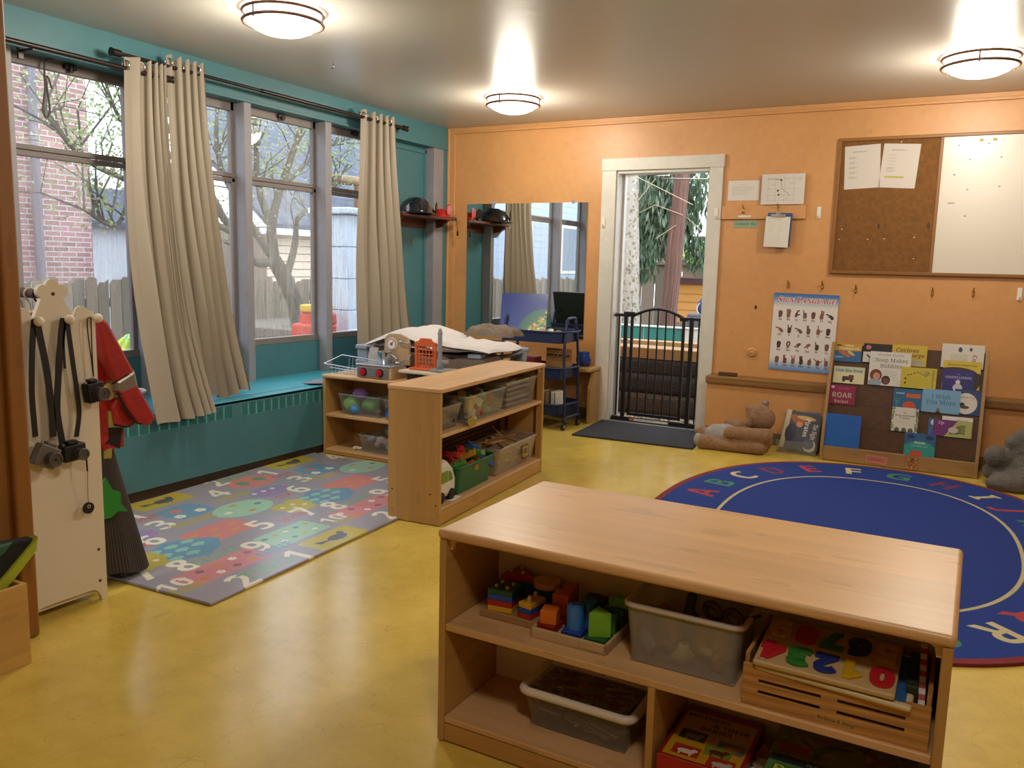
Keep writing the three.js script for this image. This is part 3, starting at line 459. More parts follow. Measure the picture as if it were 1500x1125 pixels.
{ // cork board / whiteboard
  const t = thing('cork_whiteboard', 'long wall board, brown cork half and glossy white half in one frame', 'notice board', [3.158, 1.222, .001]), L = 1.85, H = .905;
  mesh('cork', bx(.02, .625, .02, H - .02, 0, .012), mt('#8a5c2a', { map: T.furc, roughness: .9, bumpMap: T.fur, bumpScale: .001 }), t);
  mesh('white_panel', bx(.63, L - .02, .02, H - .02, 0, .014), mt('#d8d0c2', { roughness: .27 }), t);
  const FR = mt('#94652f', { map: T.wood, roughness: .45 });
  mesh('frame', bx(0, L, 0, .022, 0, .024, .004), FR, t); mesh('frame', bx(0, L, H - .022, H, 0, .024, .004), FR, t); mesh('frame', bx(0, .022, .02, H - .02, 0, .024, .004), FR, t); mesh('frame', bx(L - .022, L, .02, H - .02, 0, .024, .004), FR, t); mesh('frame', bx(.617, .637, .02, H - .02, 0, .02, .004), FR, t);
  const mk = [], yl = []; for (const [x, y] of [[1405, 213], [1421, 233.5], [1398, 256], [1417, 277.5], [1464, 273], [1467, 230], [1413, 316.5], [1449, 210]]) { const p = onZ(x, y, .015); mk.push(bx(p.x - 3.158 - .006, p.x - 3.158 + .006, p.y - 1.222 - .004, p.y - 1.222 + .004, .014, .0146)); } { const p = onZ(1393, 297.5, .015); mk.push(bx(p.x - 3.178, p.x - 3.138, p.y - 1.225, p.y - 1.219, .014, .0146)); }
  for (const [x, y] of [[1438, 205], [1458, 204]]) { const p = onZ(x, y, .015); mesh('sticker', bx(p.x - 3.158 - .012, p.x - 3.158 + .012, p.y - 1.222 - .009, p.y - 1.222 + .009, .014, .0152), mt('#b9a860', {}), t); }
  mesh('adhesive_marks', mk, mt('#8f8674', {}), t);
  for (const [x, y] of [[1287, 331], [1360, 330]]) { const p = onZ(x, y, .013); mesh('tear', sph(.012, p.x - 3.158, p.y - 1.222, .012, .6, 1.7, .15, 10), mt('#4b2f14', {}), t); }
  for (const [x, y] of [[1233, 336], [1229, 351], [1271, 351], [1295, 350], [1339, 348], [1338, 379], [1320.5, 208]]) { const p = onZ(x, y, .013); mesh('push_pin', sph(.005, p.x - 3.158, p.y - 1.222, .014, 1, 1, 1, 8), mt('#d8cdbb', {}), t); }
  const pg = (s) => print(256, 330, (g, w, h) => { g.fillStyle = '#cfc6bd'; g.fillRect(0, 0, w, h); scribble(g, 60, 46, 150, 2, 3, '#444', 8); if (!s) for (let i = 0; i < 5; i++) scribble(g, 34, 84 + i * 38, 66, 3, 7, '#555', 7); else { for (let i = 0; i < 5; i++) scribble(g, 44, 84 + i * 24, 76, 1, 7, '#555', 7); scribble(g, 40, 182, 70, 4, 9, '#555', 7); g.fillStyle = '#b8ae58'; g.fillRect(34, 242, 134, 14); } });
  const a = onZ(1263, 244.5, .016), b = onZ(1317.5, 243, .016);
  const n1 = solo('typed_page', 'typed white page pinned at the cork board corner', 'paper', card(.222, .284, .001), pm(pg(0), { roughness: .8 }), [a.x, a.y, .0145]), n2 = solo('typed_page', 'typed white page with a yellow highlighted line on the cork board', 'paper', card(.222, .284, .001), pm(pg(1), { roughness: .8 }), [b.x, b.y, .0145]); n1.rotation.z = .05; n2.rotation.z = -.06;
}
for (const [x, y, l] of [[884, 325, 'small white plastic hook on the mirror side of the door casing'], [1049, 312, 'small white plastic hook on the casing beside the hook strip'], [1199, 310, 'small white plastic hook on the wall between map and cork board'], [1494, 430, 'small white plastic hook under the whiteboard']]) { const p = onZ(x, y, .024), onc = x < 1060, t = thing('adhesive_hook', l, 'hook', [p.x, p.y, onc ? .023 : .001]); mesh('pad', bx(-.014, .014, -.045, .035, 0, .006, .003), WHITE, t); mesh('lip', tube([V(0, -.02, .006), V(0, -.035, .014), V(0, -.03, .022), V(0, -.018, .024)], .004, 12), WHITE, t); }
{ const p = onZ(1102, 516); const t = thing('door_bumper', 'round orange painted door bumper on the wall', 'bumper', [p.x, p.y, 0]); mesh('disc', lathe([[.001, .02], [.03, .016], [.036, 0]]).rotateX(Math.PI / 2), ORANGE, t); mesh('ring', tor(.02, .004, 0, 0, .018), ORANGE, t); mesh('button', sph(.009, 0, 0, .021), ORANGE, t); }
{ const p = onZ(1107, 450); solo('dark_smudge', 'small dark peeled mark on the orange wall', 'mark', sph(.014, 0, 0, 0, .6, 1.1, .12, 8), mt('#4a2018', {}), [p.x, p.y, .002]); }
{ const p = onY(1072, 548, .46); solo('wood_offcut', 'short dark wood block lying on the wall ledge', 'block', cb(.13, .024, .045, .003), mt('#5d4326', { map: T.pine }), [p.x, .4605, .09]); }
// door mat
solo('door_mat', 'charcoal ribbed door mat on the floor inside the door', 'door mat', (() => { const a = onY(838, 638), b = onY(1014, 659), g = ext([[a.x, -a.z], [b.x, -b.z], [2.36, -.01], [1.515, -.01]], .008, .002).rotateX(-Math.PI / 2); return g.translate(0, .002, 0); })(), mt('#35353a', { roughness: .95, map: T.furc, bumpMap: T.fur, bumpScale: .004 }));
// safety gate
{
  const t = thing('safety_gate', 'black metal safety gate with an arched top in the doorway', 'gate', [0, 0, -.045]), G = mt('#221d1c', { roughness: .45, metalness: .4 });
  const vb = (x, y0, y1, w) => bx(x - w / 2, x + w / 2, y0, y1, -w / 2, w / 2, w * .2);
  for (const x of [1.605, 2.25]) mesh('side_bar', vb(x, .05, .855, .012), G, t); for (const x of [1.662, 2.192]) mesh('post', vb(x, .02, .865, .03), G, t); for (const x of [1.714, 2.13]) mesh('gate_stile', vb(x, .06, .85, .022), G, t);
  const ty = x => .852 + .065 * Math.sin((x - 1.714) / .416 * Math.PI);
  for (const x of [1.782, 1.853, 1.923, 1.989, 2.055]) mesh('bar', vb(x, .075, ty(x), .011), G, t);
  mesh('arch_rail', tube([0, .15, .3, .5, .7, .85, 1].map(k => { const x = lerp(1.714, 2.13, k); return V(x, ty(x), 0); }), .012, 30), G, t);
  mesh('top_rail', [bx(1.59, 1.7, .845, .868, -.012, .012, .003), bx(2.14, 2.262, .84, .862, -.014, .014, .003)], G, t);
  mesh('gate_rail', bx(1.714, 2.13, .06, .085, -.01, .01, .002), G, t); mesh('base_rail', bx(1.59, 2.262, .016, .045, -.016, .016, .003), G, t);
  mesh('latch', bx(1.645, 1.735, .85, .885, -.018, .018, .004), G, t); mesh('hinge_block', bx(2.1, 2.16, .83, .862, -.016, .016, .004), G, t);
  for (const [x, y] of [[1.578, .855], [1.578, .03], [2.265, .85], [2.265, .03]]) mesh('pressure_foot', [cyl(.016, .016, .012, x, y, 0, 14, 0, 0, Math.PI / 2), cyl(.006, .006, .03, x + (x < 2 ? .014 : -.014), y, 0, 8, 0, 0, Math.PI / 2)], G, t);
  const s = mesh('warning_label', card(.32, .018, .001), pm(print(320, 18, (g) => { g.fillStyle = '#cfcdc8'; g.fillRect(0, 0, 320, 18); g.fillStyle = '#c5642e'; g.fillRect(0, 0, 40, 18); scribble(g, 60, 6, 220, 2, 6); })), t); s.position.set(1.89, .031, .017);
}
// ---------- floor coverings, library corner ----------
{ // oval alphabet rug
  const cx = 3.665, cz = 1.956, A = 1.012, B = 1.435, N = 2.3, al = -.034, sup = (a, b, n, t) => { const c = Math.cos(t), s = Math.sin(t); return [a * Math.sign(c) * Math.abs(c) ** (2 / n), b * Math.sign(s) * Math.abs(s) ** (2 / n)]; };
  const S = 480, tex = print(Math.round(2 * A * S), Math.round(2 * B * S), (g, w, h) => {
    const path = (a, b, n) => { g.beginPath(); for (let i = 0; i <= 160; i++) { const [x, y] = sup(a, b, n, i / 160 * Math.PI * 2); g.lineTo(w / 2 + x * S, h / 2 + y * S); } };
    g.fillStyle = '#7c2a30'; g.fillRect(0, 0, w, h); g.fillStyle = '#113383'; path(A - .035, B - .035, N); g.fill();
    path(.66, 1.03, 2.35); g.lineWidth = .036 * S; g.strokeStyle = '#b9ad83'; g.stroke(); g.fillStyle = '#0f3080'; g.fill();
    const P = []; for (let i = 0; i <= 2000; i++) P.push(sup(.83, 1.235, 2.32, -i / 2000 * Math.PI * 2 + Math.PI)); let L = [0]; for (let i = 1; i <= 2000; i++) L.push(L[i - 1] + Math.hypot(P[i][0] - P[i - 1][0], P[i][1] - P[i - 1][1]));
    // canvas y runs with world z; the alphabet goes clockwise seen from above, starting at the window side
    const col = { r: '#a83a3e', g: '#3f7a63', c: '#c2b68c', d: '#74324a' }, seq = 'rgcdrcgdcrgcdrgdrcgrcdgrcd', tot = L[2000];
    for (let k = 0; k < 26; k++) {
      let s = ((k <= 9 ? k * .2603 : 2.343 + (k - 9) * .2335) + .245) % tot, i = L.findIndex(v => v >= s); const Q = j => { const t = Math.PI + j / 2000 * Math.PI * 2; return sup(.83, 1.235, 2.32, t); };
      const p = Q(i), q = Q(i + 4), ang = Math.atan2(q[1] - p[1], q[0] - p[0]); g.save(); g.translate(w / 2 + p[0] * S, h / 2 + p[1] * S); g.rotate(ang); g.fillStyle = col[seq[k]]; g.font = 'bold ' + Math.round(.225 * S) + 'px sans-serif'; g.textAlign = 'center'; g.textBaseline = 'middle'; g.fillText('ABCDEFGHIJKLMNOPQRSTUVWXYZ'[k], 0, 0); g.restore();
    }
    for (let i = 0; i < 16000; i++) { g.fillStyle = rnd() < .5 ? 'rgba(0,0,20,.10)' : 'rgba(160,170,220,.06)'; g.fillRect(rnd() * w, rnd() * h, 3, 3); }
  });
  const pts = []; for (let i = 0; i < 120; i++) { const [x, y] = sup(A, B, N, i / 120 * Math.PI * 2); pts.push([x, y]); }
  const geo = ext(pts, .008, .002).rotateX(Math.PI / 2).translate(0, .0105, 0), p = geo.attributes.position, uv = geo.attributes.uv;
  for (let i = 0; i < p.count; i++) uv.setXY(i, p.getX(i) / (2 * A + .004) + .5, .5 - p.getZ(i) / (2 * B + .004));
  const o = solo('alphabet_rug', 'blue oval alphabet rug with a cream inner line and dark red border', 'rug', geo, pm(tex, { roughness: .95, bumpMap: T.fur, bumpScale: .001 }), [cx, 0, cz], -al);
}
{ // number play mat
  const r = 2.6 * D2R, O = V(1.778, 0, 4.212), ux = V(Math.cos(r), 0, -Math.sin(r)), uz = V(-Math.sin(r), 0, -Math.cos(r)), W = 1.245, L = 2.05, S = 720;
  const q5 = (x, y) => { const p = onY(160 + x * .3199, 540 + y * .3199).sub(O); return [p.dot(uz) * S, (p.dot(ux) + W) * S]; };       // canvas x = away from the corner, y = towards the room side
  const tex = print(Math.round(L * S), Math.round(W * S), (g, w, h) => {
    g.fillStyle = '#9a97a4'; g.fillRect(0, 0, w, h);
    const C = { y: '#b9aa45', b: '#6f98b5', g: '#9cc4ad', r: '#cc8583', p: '#c98890', v: '#8a7fc0', w: '#e2decf', G: '#7ea287', R: '#bb6a6c', Y: '#b0a24a' };
    const rrect = (x, y, a, b, c, k = 16) => { g.fillStyle = c; g.beginPath(); g.roundRect ? g.roundRect(x - a / 2, y - b / 2, a, b, k) : g.rect(x - a / 2, y - b / 2, a, b); g.fill(); };
    const flower = (x, y, c, s) => { g.fillStyle = c; for (let i = 0; i < 5; i++) { g.beginPath(); g.arc(x + Math.cos(i * 1.257) * s * .7, y + Math.sin(i * 1.257) * s * .7, s * .55, 0, 7); g.fill(); } };
    const shape = (k, X, Y) => {
      const [x, y] = q5(X, Y); g.save(); g.translate(x, y);
      if (k === 'bird') { rrect(0, 0, 230, 110, C.y); g.fillStyle = '#5a5f63'; g.beginPath(); g.ellipse(10, 5, 42, 22, 0, 0, 7); g.fill(); g.beginPath(); g.moveTo(-20, 8); g.lineTo(-80, -18); g.lineTo(-75, 10); g.fill(); g.beginPath(); g.arc(48, -16, 13, 0, 7); g.fill(); g.fillRect(0, 24, 5, 16); g.fillRect(18, 24, 5, 16); }
      if (k === 'flow') { g.fillStyle = C.b; g.beginPath(); for (let i = 0; i < 8; i++) { const a = i * .785, s = i % 2 ? 105 : 86; g.lineTo(Math.cos(a) * s, Math.sin(a) * s * .9); } g.fill(); flower(-20, -26, '#c9807c', 20); flower(-52, 32, C.w, 17); flower(38, 30, C.w, 17); }
      if (k === 'oval') { g.fillStyle = C.g; g.beginPath(); g.ellipse(0, 0, 120, 82, 0, 0, 7); g.fill(); for (const [a, b, c] of [[-70, 0, C.w], [70, 0, '#5f8f93'], [0, -50, '#b9a557'], [0, 42, '#c98a5a'], [-25, 10, '#a8c2a0']]) { g.fillStyle = c; g.beginPath(); g.ellipse(a, b, 16, 11, 0, 0, 7); g.fill(); } }
      if (k === 'tree') { g.fillStyle = C.r; g.beginPath(); g.ellipse(0, 0, 110, 78, 0, 0, 7); g.fill(); for (const a of [-45, 45]) { g.fillStyle = '#6f9a80'; g.beginPath(); g.ellipse(a, -8, 24, 30, 0, 0, 7); g.fill(); g.fillRect(a - 3, 10, 6, 40); } }
      if (k === 'red') { rrect(0, 0, 230, 140, C.r, 24); for (let i = 0; i < 5; i++) { g.fillStyle = '#c9a05a'; g.beginPath(); g.ellipse(-80 + 40 * i, i % 2 ? 30 : -25, 18, 7, 0, 0, 7); g.fill(); } }
      if (k === 'pink') { rrect(0, 0, 300, 110, C.p, 16); for (let i = 0; i < 9; i++) flower(-125 + 31 * i, i % 2 ? 26 : -24, [C.w, '#c98f4a', '#8d6a78'][i % 3], 11); }
      if (k === 'gren') { rrect(0, 0, 240, 130, C.g, 16); for (let i = 0; i < 9; i++) { g.fillStyle = ['#5b8a8c', C.w, '#b9a557'][i % 3]; g.beginPath(); g.ellipse(-96 + 24 * i, i % 2 ? 30 : -30, 12, 9, 0, 0, 7); g.fill(); } }
      if (k === 'wood') { g.fillStyle = C.b; g.beginPath(); for (let i = 0; i < 8; i++) { const a = i * .785, s = i % 2 ? 115 : 130; g.lineTo(Math.cos(a) * s, Math.sin(a) * s * .75); } g.fill(); for (let i = 0; i < 8; i++) { const a = -70 + (i % 3) * 62, b = -52 + (i / 3 | 0) * 46; g.fillStyle = '#8fc0b4'; g.beginPath(); g.ellipse(a, b, 24, 14, 0, 0, 7); g.fill(); g.fillRect(a - 3, b + 8, 6, 14); } }
      if (k === 'clus') { g.fillStyle = '#b9ad55'; for (let i = 0; i < 7; i++) { g.beginPath(); g.arc(Math.cos(i) * 44, Math.sin(i * 1.9) * 36, 36, 0, 7); g.fill(); } for (let i = 0; i < 4; i++) flower(-40 + 26 * i, i % 2 ? 18 : -16, C.w, 8); }
      if (k === 'viol') { g.fillStyle = C.v; g.globalAlpha = .6; g.beginPath(); g.ellipse(0, 0, 90, 60, 0, 0, 7); g.fill(); g.globalAlpha = 1; for (let i = 0; i < 6; i++) flower(-60 + 24 * i, i % 2 ? 20 : -20, i % 2 ? '#c07a90' : C.w, 9); }
      g.restore();
    };
    for (const [k, a] of Object.entries({ bird: [[235, 620], [1030, 785], [830, 440]], flow: [[350, 665], [955, 470]], oval: [[615, 650], [1160, 458]], tree: [[655, 527]], red: [[505, 755], [1110, 532]], pink: [[520, 920], [1180, 640]], gren: [[840, 765]], wood: [[350, 840], [1000, 592]], clus: [[145, 905], [845, 640]], viol: [[735, 572], [100, 790]] })) for (const p of a) shape(k, ...p);
    const word = (s, X, Y, c, z, b = 1) => { const [x, y] = q5(X, Y); g.fillStyle = C[c]; g.font = (b ? 'bold ' : '') + z + 'px sans-serif'; g.textAlign = 'center'; g.textBaseline = 'middle'; g.fillText(s, x, y); };
    for (const [s, x, y] of [['2', 612, 985], ['1', 865, 868], ['9', 675, 825], ['5', 692, 727], ['8', 340, 915], ['7', 155, 958], ['10', 300, 1005], ['6', 190, 800], ['3', 240, 727], ['1', 112, 690], ['4', 497, 582], ['2', 490, 535], ['1', 725, 487], ['3', 875, 514], ['6', 865, 563], ['8', 1030, 638], ['7', 895, 667], ['10', 1025, 699], ['5', 1262, 517], ['9', 1250, 577], ['2', 1268, 682], ['4', 1030, 413]]) word(s, x, y, 'w', s === '10' ? 92 : 138);
    for (const [s, x, y, c] of [['TWO', 728, 925, 'G'], ['EIGHT', 490, 870, 'G'], ['THREE', 385, 710, 'Y'], ['ONE', 165, 700, 'R'], ['FOUR', 572, 596, 'Y'], ['TWO', 565, 508, 'G'], ['ONE', 792, 497, 'R'], ['THREE', 985, 504, 'Y'], ['SIX', 800, 592, 'R'], ['EIGHT', 1130, 610, 'G'], ['SEVEN', 842, 690, 'R'], ['TEN', 355, 1022, 'Y'], ['SIX', 135, 832, 'R'], ['TEN', 1075, 706, 'Y'], ['NINE', 760, 838, 'b']]) word(s, x, y, c, s === 'SEVEN' ? 44 : s.length > 3 ? 60 : s === 'TWO' ? 88 : 52);
  });
  const g = bx(-W, 0, .001, .013, -L, 0, .004), p = g.attributes.position, uv = g.attributes.uv; for (let i = 0; i < p.count; i++) uv.setXY(i, -p.getZ(i) / L, -p.getX(i) / W);
  solo('number_mat', 'grey foam play mat printed with numbers, flowers and birds by the windows', 'play mat', g, pm(tex, { roughness: .24 }), O, r);
}
// book display rack
const LBX = 3.25, LBW = .915;
{
  const t = thing('book_rack', 'wooden tiered book rack with brown hardboard tiers and a LIBRARY tag', 'book rack', [LBX, 0, 0]), HB = mt('#5a3718', { roughness: .5, map: T.furc }), SW = mt('#a78558', { map: T.wood, roughness: .5 });
  const prof = [[-.08, 0], [-.45, 0], [-.45, .1], [-.42, .24], [-.3, .66], [-.27, .765], [-.22, .765], [-.1, .3]];
  for (const x of [0, LBW - .016]) mesh('side_panel', ext(prof, .016, .002).rotateY(Math.PI / 2).translate(x, 0, 0), SW, t);
  const lips = [.095, .23, .368, .505, .64, .752], zs = [.425, .385, .34, .295, .25, .215];
  for (let k = 0; k < 5; k++) { mesh('tier_panel', ext([[-zs[k] + .012, lips[k]], [-zs[k + 1] - .006, lips[k + 1]], [-zs[k + 1] - .002, lips[k + 1]], [-zs[k] + .018, lips[k]]].map(([a, b]) => [a, b]), LBW - .034, 0).rotateY(Math.PI / 2).translate(.017, 0, 0), HB, t); mesh('tier_shelf', bx(.017, LBW - .017, lips[k] - .006, lips[k], zs[k] - .02, zs[k] + .006), HB, t); }
  mesh('kick_board', bx(.016, LBW - .016, .004, .097, .425, .447, .003), SW, t);
  const lt = mesh('library_tag', card(.13, .052, .001), pm(print(256, 100, (g, w, h) => { g.fillStyle = '#c07a70'; g.fillRect(0, 0, w, h); g.strokeStyle = '#8f4a4a'; g.lineWidth = 4; g.font = 'bold 52px sans-serif'; g.strokeText('LIBRARY', 16, 68, 224); })), t); lt.position.set(.345, .045, .4485); lt.rotation.z = -.06;
  const st = mesh('worn_sticker', card(.085, .09, .001), pm(print(128, 128, (g) => { g.fillStyle = '#a07440'; g.fillRect(0, 0, 128, 128); for (let i = 0; i < 70; i++) { g.fillStyle = ['#7a3524', '#b5553a', '#c9b28a', '#5a4030'][i % 4]; g.fillRect(20 + 80 * rnd(), 10 + 100 * rnd(), 4 + 14 * rnd(), 3 + 10 * rnd()); } })), t); st.position.set(.55, .052, .4485);
}
function book(label, x0, x1, y0, y1, k, draw, dz = 0, thick = .012, roll = 0) {
  const zs = [.437, .397, .352, .307, .262], w = x1 - x0, h = y1 - y0, lean = -.16, t = thing('picture_book', label, 'book', [(x0 + x1) / 2, y0 - .002 + Math.abs(roll) * .05, zs[k] + dz], 0, 'picture books on the display rack'); t.rotation.set(lean, 0, roll);
  mesh('pages', bx(-w / 2 + .003, w / 2 - .003, .002, h - .003, -thick + .002, -.001), PAPER, t);
  const c = mesh('cover', card(w, h, .002), pm(print(300, Math.round(300 * h / w), draw), { roughness: .4 }), t); c.position.set(0, h / 2, 0); const b = mesh('back_cover', card(w, h, .002), mt('#7b6a58', {}), t); b.position.set(0, h / 2, -thick); return t;
}
const bg = (g, w, h, c) => { g.fillStyle = c; g.fillRect(0, 0, w, h); }, tt = (g, s, x, y, z, c, f = 'bold', fam = 'serif', mw) => { g.fillStyle = c; g.font = `${f} ${z}px ${fam}`; g.textAlign = 'center'; g.fillText(s, x, y, mw); }, ov = (g, x, y, a, b, c, r = 0) => { g.fillStyle = c; g.beginPath(); g.ellipse(x, y, a, b, r, 0, 7); g.fill(); };
book('plain blue book standing in the lowest tier of the book rack', 3.266, 3.482, .1, .314, 0, (g, w, h) => bg(g, w, h, '#1f5fae'));
book('teal picture book with a red shape in the lowest rack tier', 3.747, 3.922, .1, .243, 0, (g, w, h) => { bg(g, w, h, '#2d5f86'); ov(g, 150, 240, 190, 160, '#2f8f86'); for (const x of [60, 240]) ov(g, x, 40, 40, 24, '#1e2f66'); tt(g, 'Ocean', 150, 112, 34, '#e3e3d3', 'bold'); tt(g, 'The Way Out', 150, 146, 26, '#a6cfae', '', 'serif'); ov(g, 120, 220, 62, 34, '#c2483a'); ov(g, 40, 200, 10, 10, '#57a79a'); }, .004);
book('white picture book with a leafy green border', 3.658, 3.811, .238, .392, 1, (g, w, h) => { bg(g, w, h, '#cfcabb'); for (let i = 0; i < 60; i++) { const e = i % 2 ? rr(0, 26) : rr(274, 300); ov(g, e, rr(0, h), 14, 8, ['#5f7350', '#7b8a63'][i % 2], rr(0, 3)); } for (const x of [70, 150, 225]) ov(g, x, h - 10, 30, 40, '#545a44'); tt(g, 'The', 150, 76, 22, '#3d332c', ''); tt(g, 'Deep and Dark', 150, 112, 30, '#4d2f24'); tt(g, 'Country', 150, 142, 28, '#4d2f24'); scribble(g, 60, 170, 190, 2, 12); });
book('blue thin book half hidden behind the purple book', 3.872, 3.93, .236, .34, 1, (g, w, h) => { bg(g, w, h, '#2f6597'); ov(g, 170, 130, 110, 100, '#c9d0d6'); }, -.012);
book('white titled book standing behind the purple and green book', 3.945, 4.114, .236, .362, 1, (g, w, h) => { bg(g, w, h, '#d6d2ce'); tt(g, 'NEW TALES', 200, 44, 22, '#555', '', 'sans-serif'); }, -.014);
book('purple and green picture book with a black drawing', 3.898, 4.112, .237, .34, 1, (g, w, h) => { bg(g, w, h, '#a9ab62'); g.fillStyle = '#6b2f6e'; g.beginPath(); g.moveTo(0, 0); g.lineTo(190, 0); g.lineTo(90, 145); g.lineTo(0, 145); g.fill(); g.strokeStyle = '#35302c'; g.lineWidth = 6; for (let i = 0; i < 7; i++) { g.beginPath(); g.moveTo(130 + 10 * i, 120); g.quadraticCurveTo(190, 30 + 12 * i, 250, 40 + 12 * i); g.stroke(); } ov(g, 160, 85, 40, 26, '#bdb7ae'); tt(g, 'Up', 60, 40, 34, '#d7b7da', 'italic bold'); }, .002);
book('maroon picture book with pale lettering at the rack end', 3.264, 3.425, .37, .495, 2, (g, w, h) => { bg(g, w, h, '#8a1f49'); ov(g, 40, 26, 22, 16, '#c9b0bd'); tt(g, 'touch & feel', 160, 44, 24, '#c97fa0', '', 'sans-serif'); tt(g, 'ROAR', 150, 150, 88, '#a8a18f', 'bold', 'sans-serif'); tt(g, 'Rocket', 150, 215, 50, '#a8a18f', 'bold', 'sans-serif'); });
book('blue underwater picture book with an orange shape', 3.655, 3.822, .378, .506, 2, (g, w, h) => { bg(g, w, h, '#205d86'); tt(g, 'JUNIOR', 70, 60, 24, '#c9d6dd', 'bold', 'sans-serif'); g.fillStyle = '#c4562f'; g.fillRect(130, 50, 150, 46); ov(g, 170, 190, 66, 52, '#bf4a2c'); for (let i = 0; i < 4; i++) ov(g, 30 + i * 9, 150, 5, 50, '#3f8478', .3 * i - .4); });
book('black starry picture book with a round white cover panel', 4.0, 4.151, .374, .533, 2, (g, w, h) => { bg(g, w, h, '#1f3b66'); for (let i = 0; i < 60; i++) ov(g, rr(0, 300), rr(0, h), 4, 4, '#5b7bab'); ov(g, 130, h * .55, 125, 130, '#cfcbbf'); tt(g, 'Perfect Day', 130, 110, 36, '#a34a32', '', 'serif', 200); ov(g, 90, 190, 30, 26, '#2f2b28'); ov(g, 120, 220, 50, 20, '#4a4540'); }, -.006);
book('pale blue book titled I Wish You More', 3.821, 4.034, .374, .52, 2, (g, w, h) => { bg(g, w, h, '#6f9fc1'); tt(g, 'I Wish', 150, 80, 50, '#33506b', ''); tt(g, 'You More', 150, 132, 52, '#33506b', ''); ov(g, 135, 180, 14, 16, '#8a5a40'); ov(g, 135, 200, 20, 10, '#2f3b4c'); }, .006);
book('cream book titled Little Blue Truck with a dark truck', 3.276, 3.468, .506, .617, 3, (g, w, h) => { bg(g, w, h, '#d3cba4'); bg(g, w, 60, '#b9c3a6'); tt(g, 'Little Blue Truck', 150, 54, 40, '#2c4a66', 'bold', 'serif', 260); g.fillStyle = '#4a2f28'; g.fillRect(90, 100, 90, 40); g.fillStyle = '#6a3c2c'; g.fillRect(150, 84, 50, 50); ov(g, 105, 144, 14, 14, '#2b2320'); ov(g, 178, 144, 14, 14, '#2b2320'); });
book('tall white book titled Soap Makes Bubbles', 3.492, 3.736, .512, .731, 3, (g, w, h) => { bg(g, w, h, '#cdc8c0'); tt(g, 'Wonder Stories', 150, 32, 26, '#6a6f7c', 'italic', 'serif', 260); tt(g, 'Soap Makes', 160, 80, 42, '#2e4b3c', '', 'serif'); tt(g, 'Bubbles', 160, 126, 42, '#2e4b3c', '', 'serif'); scribble(g, 100, 150, 120, 4, 14); ov(g, 55, 190, 44, 48, '#6b2f26'); ov(g, 60, 198, 26, 30, '#c08a6e'); ov(g, 50, 250, 50, 30, '#8c9aa6'); ov(g, 130, 225, 32, 36, '#2b1c18'); ov(g, 130, 234, 22, 27, '#6a4030'); for (const [x, y] of [[200, 210], [230, 240], [30, 70], [260, 190], [190, 170]]) { g.strokeStyle = '#a39e96'; g.lineWidth = 3; g.beginPath(); g.arc(x, y, 14, 0, 7); g.stroke(); } }, .006, .008);
book('yellow picture book with a drawn bee trail', 3.686, 3.89, .512, .645, 3, (g, w, h) => { bg(g, w, h, '#b9a72f'); for (let i = 0; i < 7; i++) ov(g, 60 + i * 25, 60 + 14 * Math.cos(i), 8, 5, '#3c3a22'); ov(g, 220, 50, 26, 22, '#8d8a52'); for (const y of [110, 150]) ov(g, 40, y, 9, 9, '#2f2c1c'); g.save(); g.translate(262, 20); g.rotate(1.57); g.textAlign = 'left'; g.fillStyle = '#5a4a1c'; g.font = 'bold 26px serif'; g.fillText('If Bees Were Few', 0, 0, 160); g.restore(); }, .012);
book('yellow book with a black silhouette behind the constellation book', 3.921, 4.13, .512, .704, 3, (g, w, h) => { bg(g, w, h, '#c3aa2e'); tt(g, '100 Stories of Night Skies', 150, 44, 20, '#4a3d1c', 'bold', 'sans-serif', 240); ov(g, 90, 130, 190, 72, '#3a2016', -.05); ov(g, 262, 190, 40, 90, '#33211a', .3); });
book('dark blue book of constellations with a small pale figure', 3.923, 4.098, .51, .647, 3, (g, w, h) => { bg(g, w, h, '#241f6a'); tt(g, 'CONSTELLATIONS', 150, 92, 34, '#b9b4c9', 'bold', 'serif', 250); tt(g, 'the', 150, 54, 20, '#9a94b8', 'italic'); ov(g, 150, 130, 22, 26, '#c9c6cf'); ov(g, 150, 190, 46, 44, '#b5b3c2'); for (let i = 0; i < 40; i++) ov(g, rr(0, 300), rr(0, h), 2, 2, '#a7a3d0'); }, .006);
book('yellow and blue book titled When Elephants Fly', 3.259, 3.433, .645, .768, 4, (g, w, h) => { bg(g, w, h, '#33618e'); bg(g, w, 86, '#b98f2e'); g.fillStyle = '#3a2418'; g.fillRect(30, 18, 52, 16); tt(g, 'When', 168, 38, 32, '#e3d6b4'); tt(g, 'Elephants Fly', 170, 72, 34, '#e8e0c0', 'bold', 'serif', 220); ov(g, 120, 118, 76, 24, '#b5664a', .5); ov(g, 190, 110, 50, 16, '#c9ae5a', .6); ov(g, 60, 160, 60, 12, '#6f9cc0'); });
book('black topped book with a pink moon behind Soap Makes Bubbles', 3.445, 3.617, .652, .776, 4, (g, w, h) => { bg(g, w, h, '#c3c0b8'); bg(g, w, 96, '#191418'); ov(g, 52, 44, 28, 26, '#b8667c'); g.strokeStyle = '#30402f'; g.lineWidth = 16; g.beginPath(); g.moveTo(40, 130); g.lineTo(100, 180); g.stroke(); });
book('yellow picture book titled Curious George', 3.615, 3.822, .645, .78, 4, (g, w, h) => { bg(g, w, h, '#bfa42e'); tt(g, 'Curious', 130, 66, 50, '#5a221c', 'italic bold'); tt(g, 'George', 190, 112, 50, '#5a221c', 'italic bold'); bg(g, 0, 0, '#fff'); g.fillStyle = '#a8a090'; g.fillRect(180, 140, 100, 50); });
